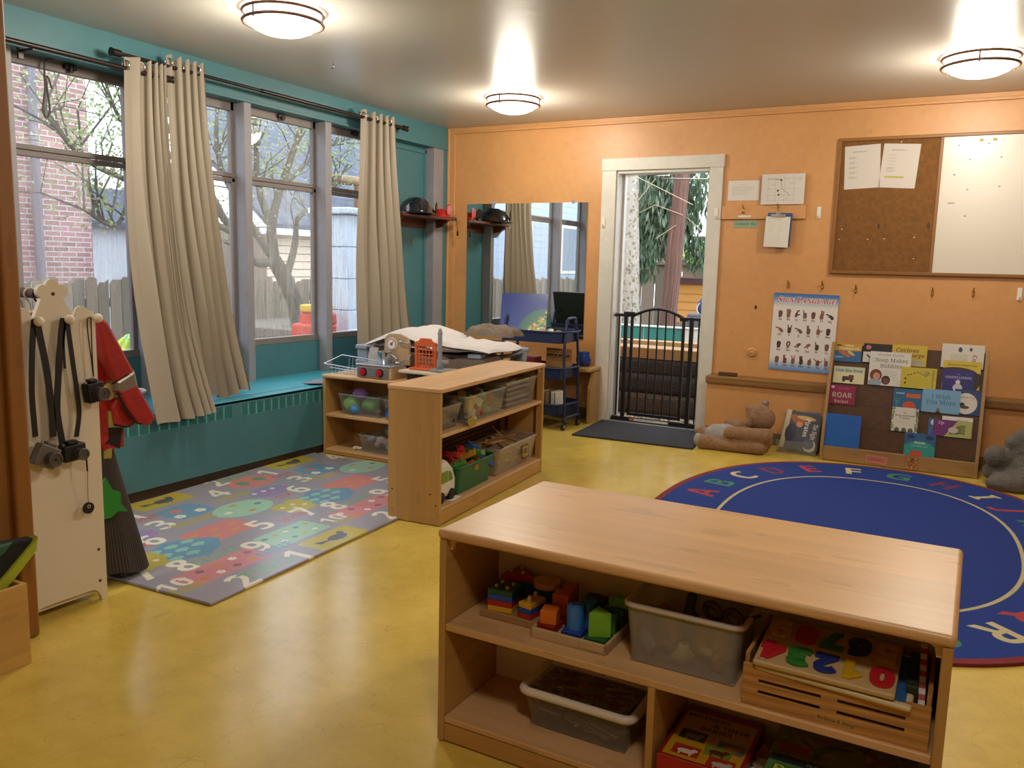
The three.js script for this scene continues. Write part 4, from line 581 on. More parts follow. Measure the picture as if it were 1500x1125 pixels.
book('white turned book with a curled corner at the rack end', 3.905, 4.14, .655, .805, 4, (g, w, h) => { bg(g, w, h, '#c9c2b8'); ov(g, 130, 44, 14, 20, '#2f2a4c'); ov(g, 205, 38, 10, 14, '#3a3520'); g.save(); g.translate(220, 80); g.rotate(1.57); g.fillStyle = '#8a2f2c'; g.font = 'bold 44px serif'; g.fillText('Colo', 0, 0); g.restore(); for (let i = 0; i < 10; i++) { g.fillStyle = '#8d8880'; g.fillRect(70 + i * 12, 80, 3, 50 + 20 * hash(i, 1, 1)); } });
{ // books in a clear holder beside the rack
  const cov = (lab, x, z, w, h, d, fn, roll, lean) => { const t = thing('picture_book', lab, 'book', [x, .02, z], -.05, 'books in the clear holder'); t.rotation.set(lean, -.05, roll); mesh('pages', bx(-w / 2 + .004, w / 2 - .004, .003, h - .004, -d, -.001), PAPER, t); const c = mesh('cover', card(w, h, .003), pm(print(256, Math.round(256 * h / w), fn), { roughness: .35 }), t); c.position.set(0, h / 2, .0015); };
  cov('book titled The Night Pirates lying on its side in a clear holder', 3.078, .335, .235, .265, .03, (g, w, h) => { bg(g, w, h, '#4a4a55'); g.fillStyle = '#c3b79a'; g.fillRect(0, 0, 34, h); ov(g, 90, 60, 60, 30, '#a3603c', .3); ov(g, 110, 95, 24, 22, '#c98a5c'); ov(g, 150, 40, 70, 16, '#c9a66a'); ov(g, 60, 170, 40, 70, '#3a3a52'); ov(g, 214, h - 50, 46, 46, '#d6d0b8'); ov(g, 202, h - 62, 40, 40, '#565a6c'); g.save(); g.translate(205, 70); g.rotate(1.57); g.fillStyle = '#dcd8cc'; g.font = 'bold 46px serif'; g.fillText('The Night', 0, -4, 120); g.fillText('Pirates', -30, 56, 140); g.restore(); }, -.12, -.3);
  cov('grey spined book standing behind the tilted pirate book', 3.1, .275, .22, .24, .026, (g, w, h) => { bg(g, w, h, '#7d766c'); }, -.06, -.3);
  cov('blue picture book at the back of the clear holder', 3.09, .225, .2, .25, .02, (g, w, h) => { bg(g, w, h, '#43608a'); }, 0, -.3);
  const t = thing('book_holder', 'clear acrylic book holder on the floor beside the rack', 'book holder', [3.085, 0, .3]), AC = mt('#f2f6f8', { transmission: .95, roughness: .05, thickness: 0 });
  mesh('base', bx(-.13, .13, .002, .007, -.12, .085), AC, t); mesh('front_lip', bx(-.13, .13, .007, .09, .08, .085), AC, t); mesh('back', bx(-.13, .13, .007, .25, -.12, -.115), AC, t);
}
// stuffed bears
{
  const B1 = mt('#a98363', { roughness: 1, map: T.furc, bumpMap: T.fur, bumpScale: .006, sheen: .5, sheenRoughness: .6, sheenColor: new THREE.Color('#b89a80') }), PAL = mt('#b9b4ad', { roughness: 1, map: T.furc, bumpMap: T.weave, bumpScale: .002 });
  const q = (x, y, z, r) => { const p = onZ(x, y, z); return [p.x, Math.max(p.y, r * .9), z, r]; }, cap = (a, b) => [...a, ...b];
  const t = thing('teddy_bear', 'brown teddy bear lying on its back with a pale belly', 'stuffed bear');
  mesh('body', blob([cap(q(1052, 650, .44, .075), q(1112, 648, .43, .09)), cap(q(1117, 613, .43, .084), q(1111, 609, .43, .084)), cap(q(1068, 633, .56, .038), q(1122, 638, .54, .046)), cap(q(1050, 656, .55, .045), q(1112, 655, .54, .05)), cap(q(1031, 648, .56, .055), q(1040, 650, .55, .05)), cap(q(1027, 632, .42, .045), q(1045, 640, .42, .05)), cap(q(1070, 622, .32, .048), q(1100, 632, .34, .05)), q(1121, 591, .4, .026), q(1098, 599, .46, .028), q(1098, 619, .48, .03)], 64, .005), B1, t);
  mesh('belly', blob([cap(q(1048, 644, .45, .08), q(1064, 642, .45, .086))], 26, .01).translate(0, .006, .002), PAL, t);
  mesh('paw_pad', sph(.046, q(1025, 648, .565, .05)[0] - .012, .06, .572, .6, 1, .9), PAL, t); mesh('inner_ear', sph(.014, q(1121, 590, .43, .02)[0], q(1121, 590, .43, .02)[1], .428, 1, 1, .5), PAL, t); mesh('nose', sph(.014, q(1112, 618, .5, .02)[0], q(1112, 616, .5, .02)[1], .5, 1.2, .8, .6), mt('#5a3a2c', {}), t);
  const B2 = mt('#77726b', { roughness: 1, map: T.furc, bumpMap: T.fur, bumpScale: .006, sheen: .4, sheenColor: new THREE.Color('#98928a') }), u = thing('teddy_bear', 'grey stuffed bear slumped on the floor beside the book rack', 'stuffed bear');
  mesh('body', blob([cap(q(1452, 690, .5, .05), q(1510, 690, .5, .12)), cap(q(1458, 668, .55, .062), q(1468, 670, .54, .055)), cap(q(1462, 710, .62, .05), q(1510, 712, .6, .06)), cap(q(1455, 708, .68, .04), q(1490, 718, .68, .05)), cap(q(1520, 650, .45, .1), q(1540, 640, .45, .12)), cap(q(1482, 648, .52, .035), q(1512, 638, .5, .07)), cap(q(1500, 660, .52, .05), q(1525, 680, .5, .1))], 48, .014), B2, u);
}
// ---------- curtains and rods ----------
const ROD = mt('#2b201c', { roughness: .35, metalness: .4 }), CURT = mt('#968a78', { roughness: .5, bumpMap: T.weave, bumpScale: .0004, sheen: .35, sheenRoughness: .4, sheenColor: new THREE.Color('#e8dcc4') });
{
  const rod = (label, x, y, z0, z1, r, ends) => { const t = thing('curtain_rod', label, 'curtain rod', [x, y, 0]); mesh('pole', bar(V(0, 0, z0), V(0, 0, z1), r, 14), ROD, t); mesh('pole', bar(V(0, 0, lerp(z0, z1, .4)), V(0, 0, z1), r + .003, 14), ROD, t); for (const [z, s] of ends) mesh('finial', [cyl(.019, .019, .045, 0, 0, z + .02 * s, 14, Math.PI / 2), cyl(.015, .022, .012, 0, 0, z + .045 * s, 14, Math.PI / 2 * s)], ROD, t); return t; };
  const a = rod('lower dark curtain rod over the window beside the brick view', .11, 2.178, 6, 3.0, .01, [[2.98, -1]]), b = rod('upper dark curtain rod running over the tree windows', .1, 2.247, 3.24, .8, .01, [[3.24, 1], [.8, -1]]);
  for (const [t, zs] of [[a, [3.7, 4.9]], [b, [2.72, .84]]]) for (const z of zs) mesh('bracket', [bar(V(0, -.012, z), V(-.1, -.012, z), .007), bx(-.112, -.1, -.05, .03, z - .014, z + .014, .003)], ROD, t);
}
function curtain(label, top, bot, fn, folds, warp, amp, mid) { // top/bot: [x, y, z0, z1]
  const t = thing('curtain', label, 'curtain', [0, 0, 0], 0, 'beige window curtains');
  const S = (u, v) => {
    const e = v * v * (3 - 2 * v), a = lerp(v, e, .4), z = lerp(lerp(top[2], top[3], u), lerp(bot[2], bot[3], u), a) + mid * Math.sin(v * 3) * .02;
    const ph = folds * u ** warp * 6.283, am = amp * (.55 + .45 * v) * Math.min(1, u * 5 + .25), x = lerp(top[0], bot[0], v ** 1.8) + am * Math.sin(ph + .6 * Math.sin(v * 4 + u * 3)) + .012 * Math.sin(v * 9 + u * 5) * v;
    const y = lerp(top[1] + .012 * Math.sin(ph), bot[1] + fn(u), v); return V(x, y, z + am * .25 * Math.cos(ph * 2));
  };
  mesh('cloth', sheet(S, 120, 60), CURT, t);
  for (let k = 0; k < 3; k++) { const u = (k + .12) / 3, p = S(u, .022); mesh('grommet', tor(.021, .005, p.x, p.y, p.z, 0, k ? .7 : .25), CHROME, t); }
  return t;
}
curtain('beige curtain hanging past the front of the heater cover', [.115, 2.235, 3.225, 2.985], [.53, .39, 3.43, 3.1], u => .045 * Math.max(0, u - .55), 4.2, 2.5, .032, 0);
curtain('beige curtain bunched on the heater cover next to the lower rod end', [.1, 2.3, 2.955, 2.69], [.36, .45, 3.02, 2.66], u => .02 * Math.sin(u * 9), 5, 1.2, .032, 0);
curtain('beige curtain hanging behind the stacked cots', [.1, 2.295, 1.305, .89], [.2, .45, 1.47, .77], u => 0, 5, 1.3, .035, 0);
{ // pull cord on the window catch
  const p = onX(68, 90, -.06), o = solo('pull_cord', 'thin grey cord loop hanging from the window catch', 'cord', [tube([onX(78, 86, -.06), onX(67, 88, -.06), onX(65, 105, -.06), onX(66, 130, -.06), onX(63, 160, -.06), onX(68, 173, -.06), onX(73, 160, -.06), onX(67, 115, -.06), onX(70, 112, -.06), onX(76, 130, -.06)], .005, 60, 6)], mt('#4d4845', {}));
}
// ---------- clothes rack with cameras ----------
const PX = 1.41;
{
  const t = thing('dress_up_rack', 'white wooden dress-up rack end panel with a flower cut-out top', 'clothes rack', [PX - .018, 0, 4.497]), RW = mt('#ddd3c0', { roughness: .45 });
  const s = new THREE.Shape(), hw = .145; s.moveTo(-hw, 0); s.lineTo(-hw + .02, 0); s.quadraticCurveTo(-hw + .025, .045, -hw + .06, .05); s.lineTo(hw - .06, .05); s.quadraticCurveTo(hw - .025, .045, hw - .02, 0); s.lineTo(hw, 0); s.lineTo(hw, 1.0);
  s.absarc(hw - .02, 1.012, .02, -.3, 2.2); s.absarc(hw - .045, 1.028, .02, .2, 2.8); s.lineTo(hw - .075, 1.008); s.lineTo(.034, 1.075);
  s.absarc(.03, 1.1, .022, -1.2, 1.6); s.absarc(0, 1.118, .022, -.2, 3.34); s.absarc(-.03, 1.1, .022, 1.5, 4.3); s.lineTo(-hw + .075, 1.008); s.absarc(-hw + .045, 1.028, .02, .3, 2.9); s.absarc(-hw + .02, 1.012, .02, 1, 3.4); s.lineTo(-hw, 0);
  
  mesh('end_panel', ext(s, .016, .001).rotateY(Math.PI / 2), RW, t); mesh('end_panel', ext(s, .016, .001).rotateY(Math.PI / 2).translate(-.85, 0, 0), RW, t);
  for (const [z, y, r] of [[0, 1.092, .006], [-hw + .026, .19, .005], [-hw + .026, .075, .005]]) mesh('screw_hole', cyl(r, r, .002, .0175, y, z, 14, 0, 0, Math.PI / 2), mt('#4a3520', {}), t);
  mesh('rail', bar(V(-.84, 1.088, .005), V(0, 1.088, .005), .014, 14), mt('#54423e', {}), t); mesh('cross_board', [bx(-.84, 0, .1, .16, -.01, .008), bx(-.84, 0, .03, .05, -.12, .12)], RW, t);
  for (const [px, py] of [[119.5, 467], [100.5, 468.5], [55.5, 471]].map(([a, b], i) => i === 0 ? [142, 466] : i === 1 ? [101, 468] : [56, 471])) { const p = onX(px, py, PX + .03); mesh('peg', [cyl(.007, .007, .04, .03, p.y, p.z - 4.497, 10, 0, 0, Math.PI / 2), sph(.016, .052, p.y, p.z - 4.497)], RW, t); }
}
for (let k = 0; k < 5; k++) { // hangers along the rail
  const x = 1.335 - k * .045, t = thing('clothes_hanger', ['dark brown hanger next to the rack end panel', 'cream hanger between the dark one and the grey one', 'grey hanger in the middle of the rail', 'off-white hanger beyond the grey one', 'dark brown hanger furthest along the rail'][k], 'hanger', [x, 1.088, 4.5], 0, 'hangers on the dress-up rail'), c = mt(['#3a2c2a', '#c9bfae', '#8a8078', '#d6cfc0', '#3a2c2a'][k], {});
  mesh('hook', tube([V(0, .004, -.019), V(0, .019, -.004), V(0, .014, .014), V(0, -.004, .02), V(0, -.03, .004), V(0, -.06, 0)], .0035, 20), c, t); mesh('arms', [bar(V(0, -.06, 0), V(0, -.1, .13), .006), bar(V(0, -.06, 0), V(0, -.1, -.11), .006)], c, t);
}
const rackP = (x, y, o = .03) => onX(x, y, PX + o);
function toyCamera(label, px, py, w, h, tilt, strap, body) {
  const p = rackP(px, py, .035), t = thing('toy_camera', label, 'camera', p, 0, 'cameras on the rack pegs'); t.rotation.set(tilt, Math.PI / 2, 0, 'YXZ'); t.rotation.set(0, Math.PI / 2, tilt);
  mesh('body', bx(-w / 2, w / 2, -h / 2, h / 2, -.02, .02, .006), body, t); mesh('top_plate', bx(-w * .25, w * .2, h / 2, h / 2 + .012, -.014, .016, .004), body, t);
  mesh('lens', [cyl(h * .33, h * .33, .03, w * .12, -.004, .032, 22, Math.PI / 2), tor(h * .3, .004, w * .12, -.004, .047)], mt('#5d5a58', { roughness: .3, metalness: .4 }), t); mesh('lens_glass', sph(h * .22, w * .12, -.004, .042, 1, 1, .35), mt('#1b1c22', { roughness: .08 }), t);
  mesh('button', cyl(.006, .006, .008, -w * .36, h / 2 + .002, 0, 12), CHROME, t);
  for (const [pts, ww, o] of strap) { const s = ribbon(pts.map(([a, b], i) => rackP(a, b, o ?? .026)), ww, V(1, 0, 0)); const q = mesh('strap', s, BLACK, t); t.updateMatrixWorld(true); q.applyMatrix4(t.matrixWorld.clone().invert()); }
  return t;
}
toyCamera('small black compact camera on a thin wrist cord', 137, 574, .06, .068, .12, [[[[137, 552], [133, 520], [129, 490], [128, 468], [133, 465]], .003], [[[137, 552], [135, 520], [134, 490], [133, 466]], .003]], BLACK);
toyCamera('black bridge camera hanging by a wide black strap', 106, 662, .078, .056, .06, [[[[92, 652], [84, 605], [85, 560], [89, 500], [93, 466]], .022], [[[112, 640], [116, 600], [108, 540], [101, 490], [98, 466]], .016], [[[96, 466], [93, 500], [95, 540]], .008]], BLACK);
toyCamera('silver and black camera on a wide strap beside the partition', 66, 668, .075, .07, -.5, [[[[78, 640], [76, 600], [68, 540], [58, 490], [53, 466]], .022], [[[50, 468], [47, 520], [47, 580], [52, 640]], .018, .022]], mt('#6f675c', { roughness: .35 }));
{ const p = rackP(129.5, 744), t = thing('lens_cap', 'round black lens cap dangling on a thread in front of the rack', 'lens cap', p); mesh('disc', cyl(.02, .02, .007, 0, 0, 0, 22, 0, 0, Math.PI / 2), BLACK, t); mesh('emblem', tor(.005, .0012, .004, .006, 0, 0, Math.PI / 2), mt('#c9c4ba', {}), t); const a = rackP(128, 690, .05).sub(p), b = rackP(126, 665, .05).sub(p); mesh('thread', [bar(V(0, .018, 0), a, .001, 5), bar(a, b, .003, 5)], BLACK, t); }
{ // red dress-up jacket and striped skirt on the rack
  const RED = mt('#b3211d', { roughness: .55, map: T.furc }), DK = mt('#231d1c', { roughness: .9 }), X = 1.33, q = (x, y, r, o = 0) => { const p = onX(x, y, X + o); return [p.x, p.y, p.z, r]; }, cap = (a, b) => [...a, ...b];
  const t = thing('firefighter_jacket', 'red dress-up firefighter jacket with silver and yellow stripes on the rack', 'jacket');
  const slab = (name, pts, X2, th, m, bv = .01) => mesh(name, ext(pts.map(([x, y]) => { const p = onX(x, y, X2); return [-p.z, p.y]; }), th, bv).rotateY(Math.PI / 2).translate(X2 - th / 2, 0, 0), m, t);
  slab('body', [[136, 470], [146, 474], [160, 540], [172, 600], [172, 650], [150, 655], [136, 640]], X - .05, .035, RED, .012);
  slab('sleeve', [[139, 468], [147, 474], [168, 512], [187, 547], [166, 560], [150, 520]], X, .04, RED, .012);
  slab('cuff', [[171, 574], [191, 566], [204, 588], [216, 610], [210, 618], [196, 614], [180, 592]], X + .004, .044, RED, .012);
  slab('flap', [[171, 574], [181, 590], [197, 615], [186, 622], [168, 620], [164, 596]], X - .02, .03, mt('#c4322c', { roughness: .5, map: T.furc }), .01);
  slab('stripe', [[166, 560], [187, 547], [191, 566], [171, 576]], X + .001, .046, mt('#8d8078', { roughness: .3, metalness: .3 }), .012);
  for (const e of [[[165, 562], [188, 548]], [[170, 577], [192, 566]], [[172, 575], [182, 596], [197, 617], [210, 620], [219, 612], [205, 588]], [[168, 622], [186, 625], [197, 618]]]) mesh('hem', tube(e.map(([x, y]) => onX(x, y, X + .03)), .004), DK, t);
  slab('stripe', [[153, 566], [164, 556], [168, 572], [158, 580]], X - .03, .04, mt('#b5a04c', { roughness: .5 }), .01); slab('stripe', [[154, 604], [172, 604], [172, 622], [155, 622]], X - .045, .045, mt('#a5954c', { roughness: .5 }), .01); slab('stripe', [[150, 650], [156, 650], [155, 668], [150, 668]], X - .05, .04, mt('#a5954c', { roughness: .5 }), .008);
  slab('glove', [[154, 623], [171, 623], [168, 652], [156, 648]], X - .045, .035, DK, .01);
  mesh('collar', tube([q(139, 462, 0, .02), q(146, 466, 0, .01), q(148, 478, 0), q(149, 490, 0)].map(a => V(...a.slice(0, 3))), .006), DK, t);
  const s = thing('striped_skirt', 'dark pinstriped skirt with a green leaf hanging from the rack', 'skirt'), top = V(...q(150, 648, 0, -.04).slice(0, 3)), bl = V(...q(150, 840, 0, -.04).slice(0, 3)), br = V(...q(190, 832, 0, -.04).slice(0, 3));
  const g = sheet((u, v) => { const a = u * 6.283, R = lerp(.035, .12, v), f = 1 + .05 * Math.sin(a * 6) * v; return V(lerp(top.x, bl.x, v) + Math.cos(a) * R * f * .7 - .02, lerp(top.y, (bl.y + br.y) / 2, v) + .012 * Math.sin(a * 3) * v, lerp(top.z, (bl.z + br.z) / 2 - .01, v) - .01 + Math.sin(a) * R * f); }, 84, 24);
  mesh('cloth', g, pm(print(512, 64, (g, w, h) => { g.fillStyle = '#2e2723'; g.fillRect(0, 0, w, h); g.fillStyle = '#4d4238'; for (let x = 0; x < w; x += 9) g.fillRect(x, 0, 3, h); }), { roughness: .9 }), s);
  mesh('waistband', cyl(.042, .034, .05, top.x - .02, top.y + .02, top.z - .01, 20), DK, s);
  const lf = q(158, 735, 0, .045); mesh('felt_leaf', ext([[0, .09], [.02, .04], [.05, .02], [.045, -.02], [.07, -.06], [.03, -.045], [0, -.06], [-.05, -.05], [-.05, .05]], .006, .001).rotateY(Math.PI / 2).rotateX(.1).translate(lf[0], lf[1], lf[2]), mt('#2f8a35', { roughness: .9 }), s);
}
{ // blue bucket on the heater cover behind the jacket
  const p = onY(198, 578, .436); const t = thing('toy_basin', 'blue and white plastic basin on the heater cover behind the jacket', 'basin', [.3, .436, onX(196, 560, .3).z + .06]); mesh('bowl', lathe([[.001, 0], [.07, 0], [.1, .1], [.094, .1], [.066, .006], [.001, .006]]), mt('#2f5fc0', { roughness: .3 }), t); mesh('rim', tor(.1, .008, 0, .1, 0, Math.PI / 2), mt('#e3e0d6', { roughness: .4 }), t);
}
{ // wooden crate with a bag
  const h = .251, t = thing('wooden_crate', 'open plywood crate on the floor against the partition', 'crate', [1.655, 0, 4.78]), W = mt('#d3ac68', { map: T.wood, roughness: .5 });
  mesh('front', bx(-.014, 0, 0, h, 0, .6, .002), W, t); mesh('back', bx(-.15, -.138, 0, h, 0, .6, .002), W, t); mesh('end', bx(-.138, -.014, 0, h, 0, .014, .002), W, t); mesh('end', bx(-.138, -.014, 0, h, .586, .6, .002), W, t); mesh('bottom', bx(-.138, -.014, .004, .016, .014, .586), W, t);
  const b = thing('black_pouch', 'black cloth pouch with a lime green edge leaning in the crate', 'pouch', [1.575, .02, 4.96]);
  b.position.set(0, 0, 0);
  const sl = (name, pts, X2, th, m) => mesh(name, ext(pts.map(([x, y]) => { const p = onX(x, y, X2); return [-p.z, p.y]; }), th, .008).rotateY(Math.PI / 2).translate(X2 - th / 2, 0, 0), m, b);
  sl('cloth', [[-30, 803], [0, 798], [46, 789], [36, 806], [0, 852], [-40, 900]], 1.58, .03, mt('#20211f', { roughness: .9, map: T.furc })); sl('edge_band', [[47, 789], [44, 804], [10, 848], [-30, 892], [-40, 890], [0, 848], [38, 803]], 1.59, .036, mt('#a3b02a', { roughness: .8 })); sl('patch', [[-20, 806], [12, 797], [2, 808], [-14, 822]], 1.6, .004, mt('#2f5f45', {}));
}
// ---------- helmet shelf ----------
{
  const BR = mt('#6b3518', { map: T.pine, roughness: .35 }), t = thing('helmet_shelf', 'brown wooden wall shelf in the teal corner', 'shelf', [0, 1.585, 0]);
  mesh('board', bx(-.075, .15, 0, .022, .1, .86, .005), BR, t); for (const z of [.16, .8]) mesh('bracket', ext([[0, 0], [0, -.075], [.14, -.05], [.19, 0]], .03, .003).translate(-.075, 0, z), BR, t); mesh('back_rail', bx(-.088, -.075, -.07, 0, .12, .84), BR, t);
  const hel = (name, label, m, p, r, ry, brim) => { const o = thing(name, label, 'helmet', p, ry); mesh('shell', lathe([[.001, r * .95], [r * .4, r * .9], [r * .75, r * .65], [r * .93, r * .3], [r, 0], [r * .97, 0]]).scale(1.15, 1, 1), m, o); for (const a of [-.5, 0, .5]) mesh('ridge', tube([0, .25, .5, .75, 1].map(k => { const c = Math.cos(k * Math.PI), s = Math.sin(k * Math.PI); return V(c * r * 1.15 * .96, s * r * .93 * Math.sqrt(1 - a * a), a * r * s * .96); }), .005, 20), m, o); mesh('brim', lathe([[r * .95, .004], [r * 1.2, -.006], [r * 1.22, 0], [r * .95, .012]]).scale(brim, 1, 1), m, o); mesh('shield', ext([[-.03, 0], [.03, 0], [.035, .06], [0, .085], [-.035, .06]], .006, .002).rotateY(Math.PI / 2).translate(r * 1.1, .02, 0), m, o); return o; };
  const BL = mt('#14151c', { roughness: .12, clearcoat: .6 });
  hel('toy_helmet', 'shiny black firefighter helmet with a raised ridge on the brown shelf', BL, [.1, 1.615, .63], .135, -.5, 1.08); hel('toy_helmet', 'smaller black helmet between the ridged helmet and the red one', BL, [.03, 1.613, .385], .08, .4, 1.1);
  const rh = hel('toy_helmet', 'small red toy helmet at the end of the brown shelf', mt('#b31f1a', { roughness: .18 }), [.06, 1.612, .205], .07, 0, 1.1);
  const s = thing('helmet_strap', 'thin dark strap with a buckle dangling off the brown shelf', 'strap', [.15, 1.6, .11]); mesh('strap', tube([V(-.04, .012, .01), V(.0, .012, 0), V(.012, -.04, 0), V(.02, -.1, 0)], .003), BLACK, s); mesh('buckle', bx(.013, .027, -.14, -.1, -.006, .006, .003), BLACK, s);
  const w = thing('white_bracket', 'cream curved wall bracket beside the curtain', 'bracket', [-.06, 1.53, .88]); mesh('arm', ext([[0, .06], [.19, .06], [.19, .045], [.1, .02], [.05, -.04], [0, -.05]], .018, .003), WHITE, w);
  for (const [x, y] of [[604.5, 355], [629, 361]]) { const p = onX(x, y, -.085); solo('paint_chip', 'small pale chip in the teal panel under the shelf', 'paint chip', sph(.02, 0, 0, 0, .12, 1.2, .3, 8), mt('#b5a994', {}), p, 0, 'chips in the teal panel'); }
}
// ---------- stacked cots ----------
{
  const x0 = .52, x1 = 1.4, z0 = 1.24, z1 = 1.785, GREY = mt('#8a98a8', { roughness: .4 }), DKT = mt('#3b3a3c', { roughness: .5, metalness: .3 });
  const proto = thing('stacking_cot', 'child cot with grey corner legs, lowest in the stack behind the low shelf', 'cot', [0, .0, 0], 0, 'stacked cots');
  mesh('tube_frame', tube([V(x0, .07, z0), V(x1, .07, z0), V(x1, .07, z1), V(x0, .07, z1)], .013, 60, 8, true), DKT, proto); mesh('bed_sheet', bx(x0 + .04, x1 - .04, .07, .082, z0 + .02, z1 - .02, .004), mt('#6e665c', { roughness: .95, map: T.furc }), proto);
  for (const [x, z] of [[x0, z0], [x0, z1], [x1, z0], [x1, z1]]) mesh('corner_leg', [bx(x - .045, x + .045, .001, .085, z - .03, z + .03, .012), bx(x - .05, x + .05, .066, .095, z - .045, z + .045, .01)], GREY, proto);
  for (let k = 1; k < 7; k++) copy(proto, [0, k * .097, 0], 0, `child cot with grey corner legs, ${['', 'second', 'third', 'fourth', 'fifth', 'sixth', 'topmost'][k]} in the stack behind the low shelf`);
  const fold = (label, a, m, amp, th, sd) => { const [X0, X1, Z0, Z1, Y] = a, f = (s) => (u, v) => { const e = Math.min(1, 8 * Math.min(u, 1 - u), 6 * Math.min(v, 1 - v)), n = vn(u * 5 + sd, v * 4, 60, 60, sd) * .7 + vn(u * 13 + sd, v * 9, 60, 60, sd + 3) * .3; return V(lerp(X0, X1, u) + .02 * Math.sin(v * 7 + sd), Y + (s ? th * Math.sqrt(e) * (.45 + 1.1 * n) + amp(u, v) : -.002 + amp(u, v) * .2), lerp(Z0, Z1, v) + .015 * Math.sin(u * 8 + sd)); }; return solo('folded_blanket', label, 'blanket', [sheet(f(1), 48, 24), sheet(f(0), 48, 24)], m, [0, 0, 0], 0, 'bedding on the cots'); };
  const WB = mt('#d3cdcc', { roughness: .9 }), TP = mt('#8d7d6c', { roughness: .95, map: T.furc });
  const Y = .097 * 6 + .1;
  fold('white sheet heaped over the top of the cot stack', [.58, 1.3, 1.3, 1.86, Y], WB, (u, v) => .075 * Math.sin(Math.min(1, u * 1.25) * 3.14) ** 1.3, .04, 3);
  fold('white sheet end hanging flat over the cot stack', [1.12, 1.54, 1.42, 1.86, Y + .012], WB, (u, v) => .03 * (1 - u), .03, 5);
  fold('taupe blanket crumpled on the far side of the cot stack', [1.05, 1.4, 1.22, 1.4, Y + .02], TP, () => .05, .06, 8);
  for (const [k, c, a, b] of [[5, '#776b60', .8, 1.54], [4, '#5d554e', .9, 1.5], [3, '#8a8076', .85, 1.47], [5, '#c9c3c2', .6, .79]]) fold(['brown blanket edge squeezed between the upper cots', 'dark blanket edge squeezed between the middle cots', 'grey brown blanket edge squeezed between the lower cots', 'white blanket edge beside the grey cot legs'][[5, 4, 3].indexOf(k) + (c === '#c9c3c2' ? 3 : 0)], [a, b, 1.62, 1.868, .097 * k + .09], mt(c, { roughness: .95, map: T.furc }), () => 0, .09, k + (c === '#c9c3c2' ? 7 : 0));
}
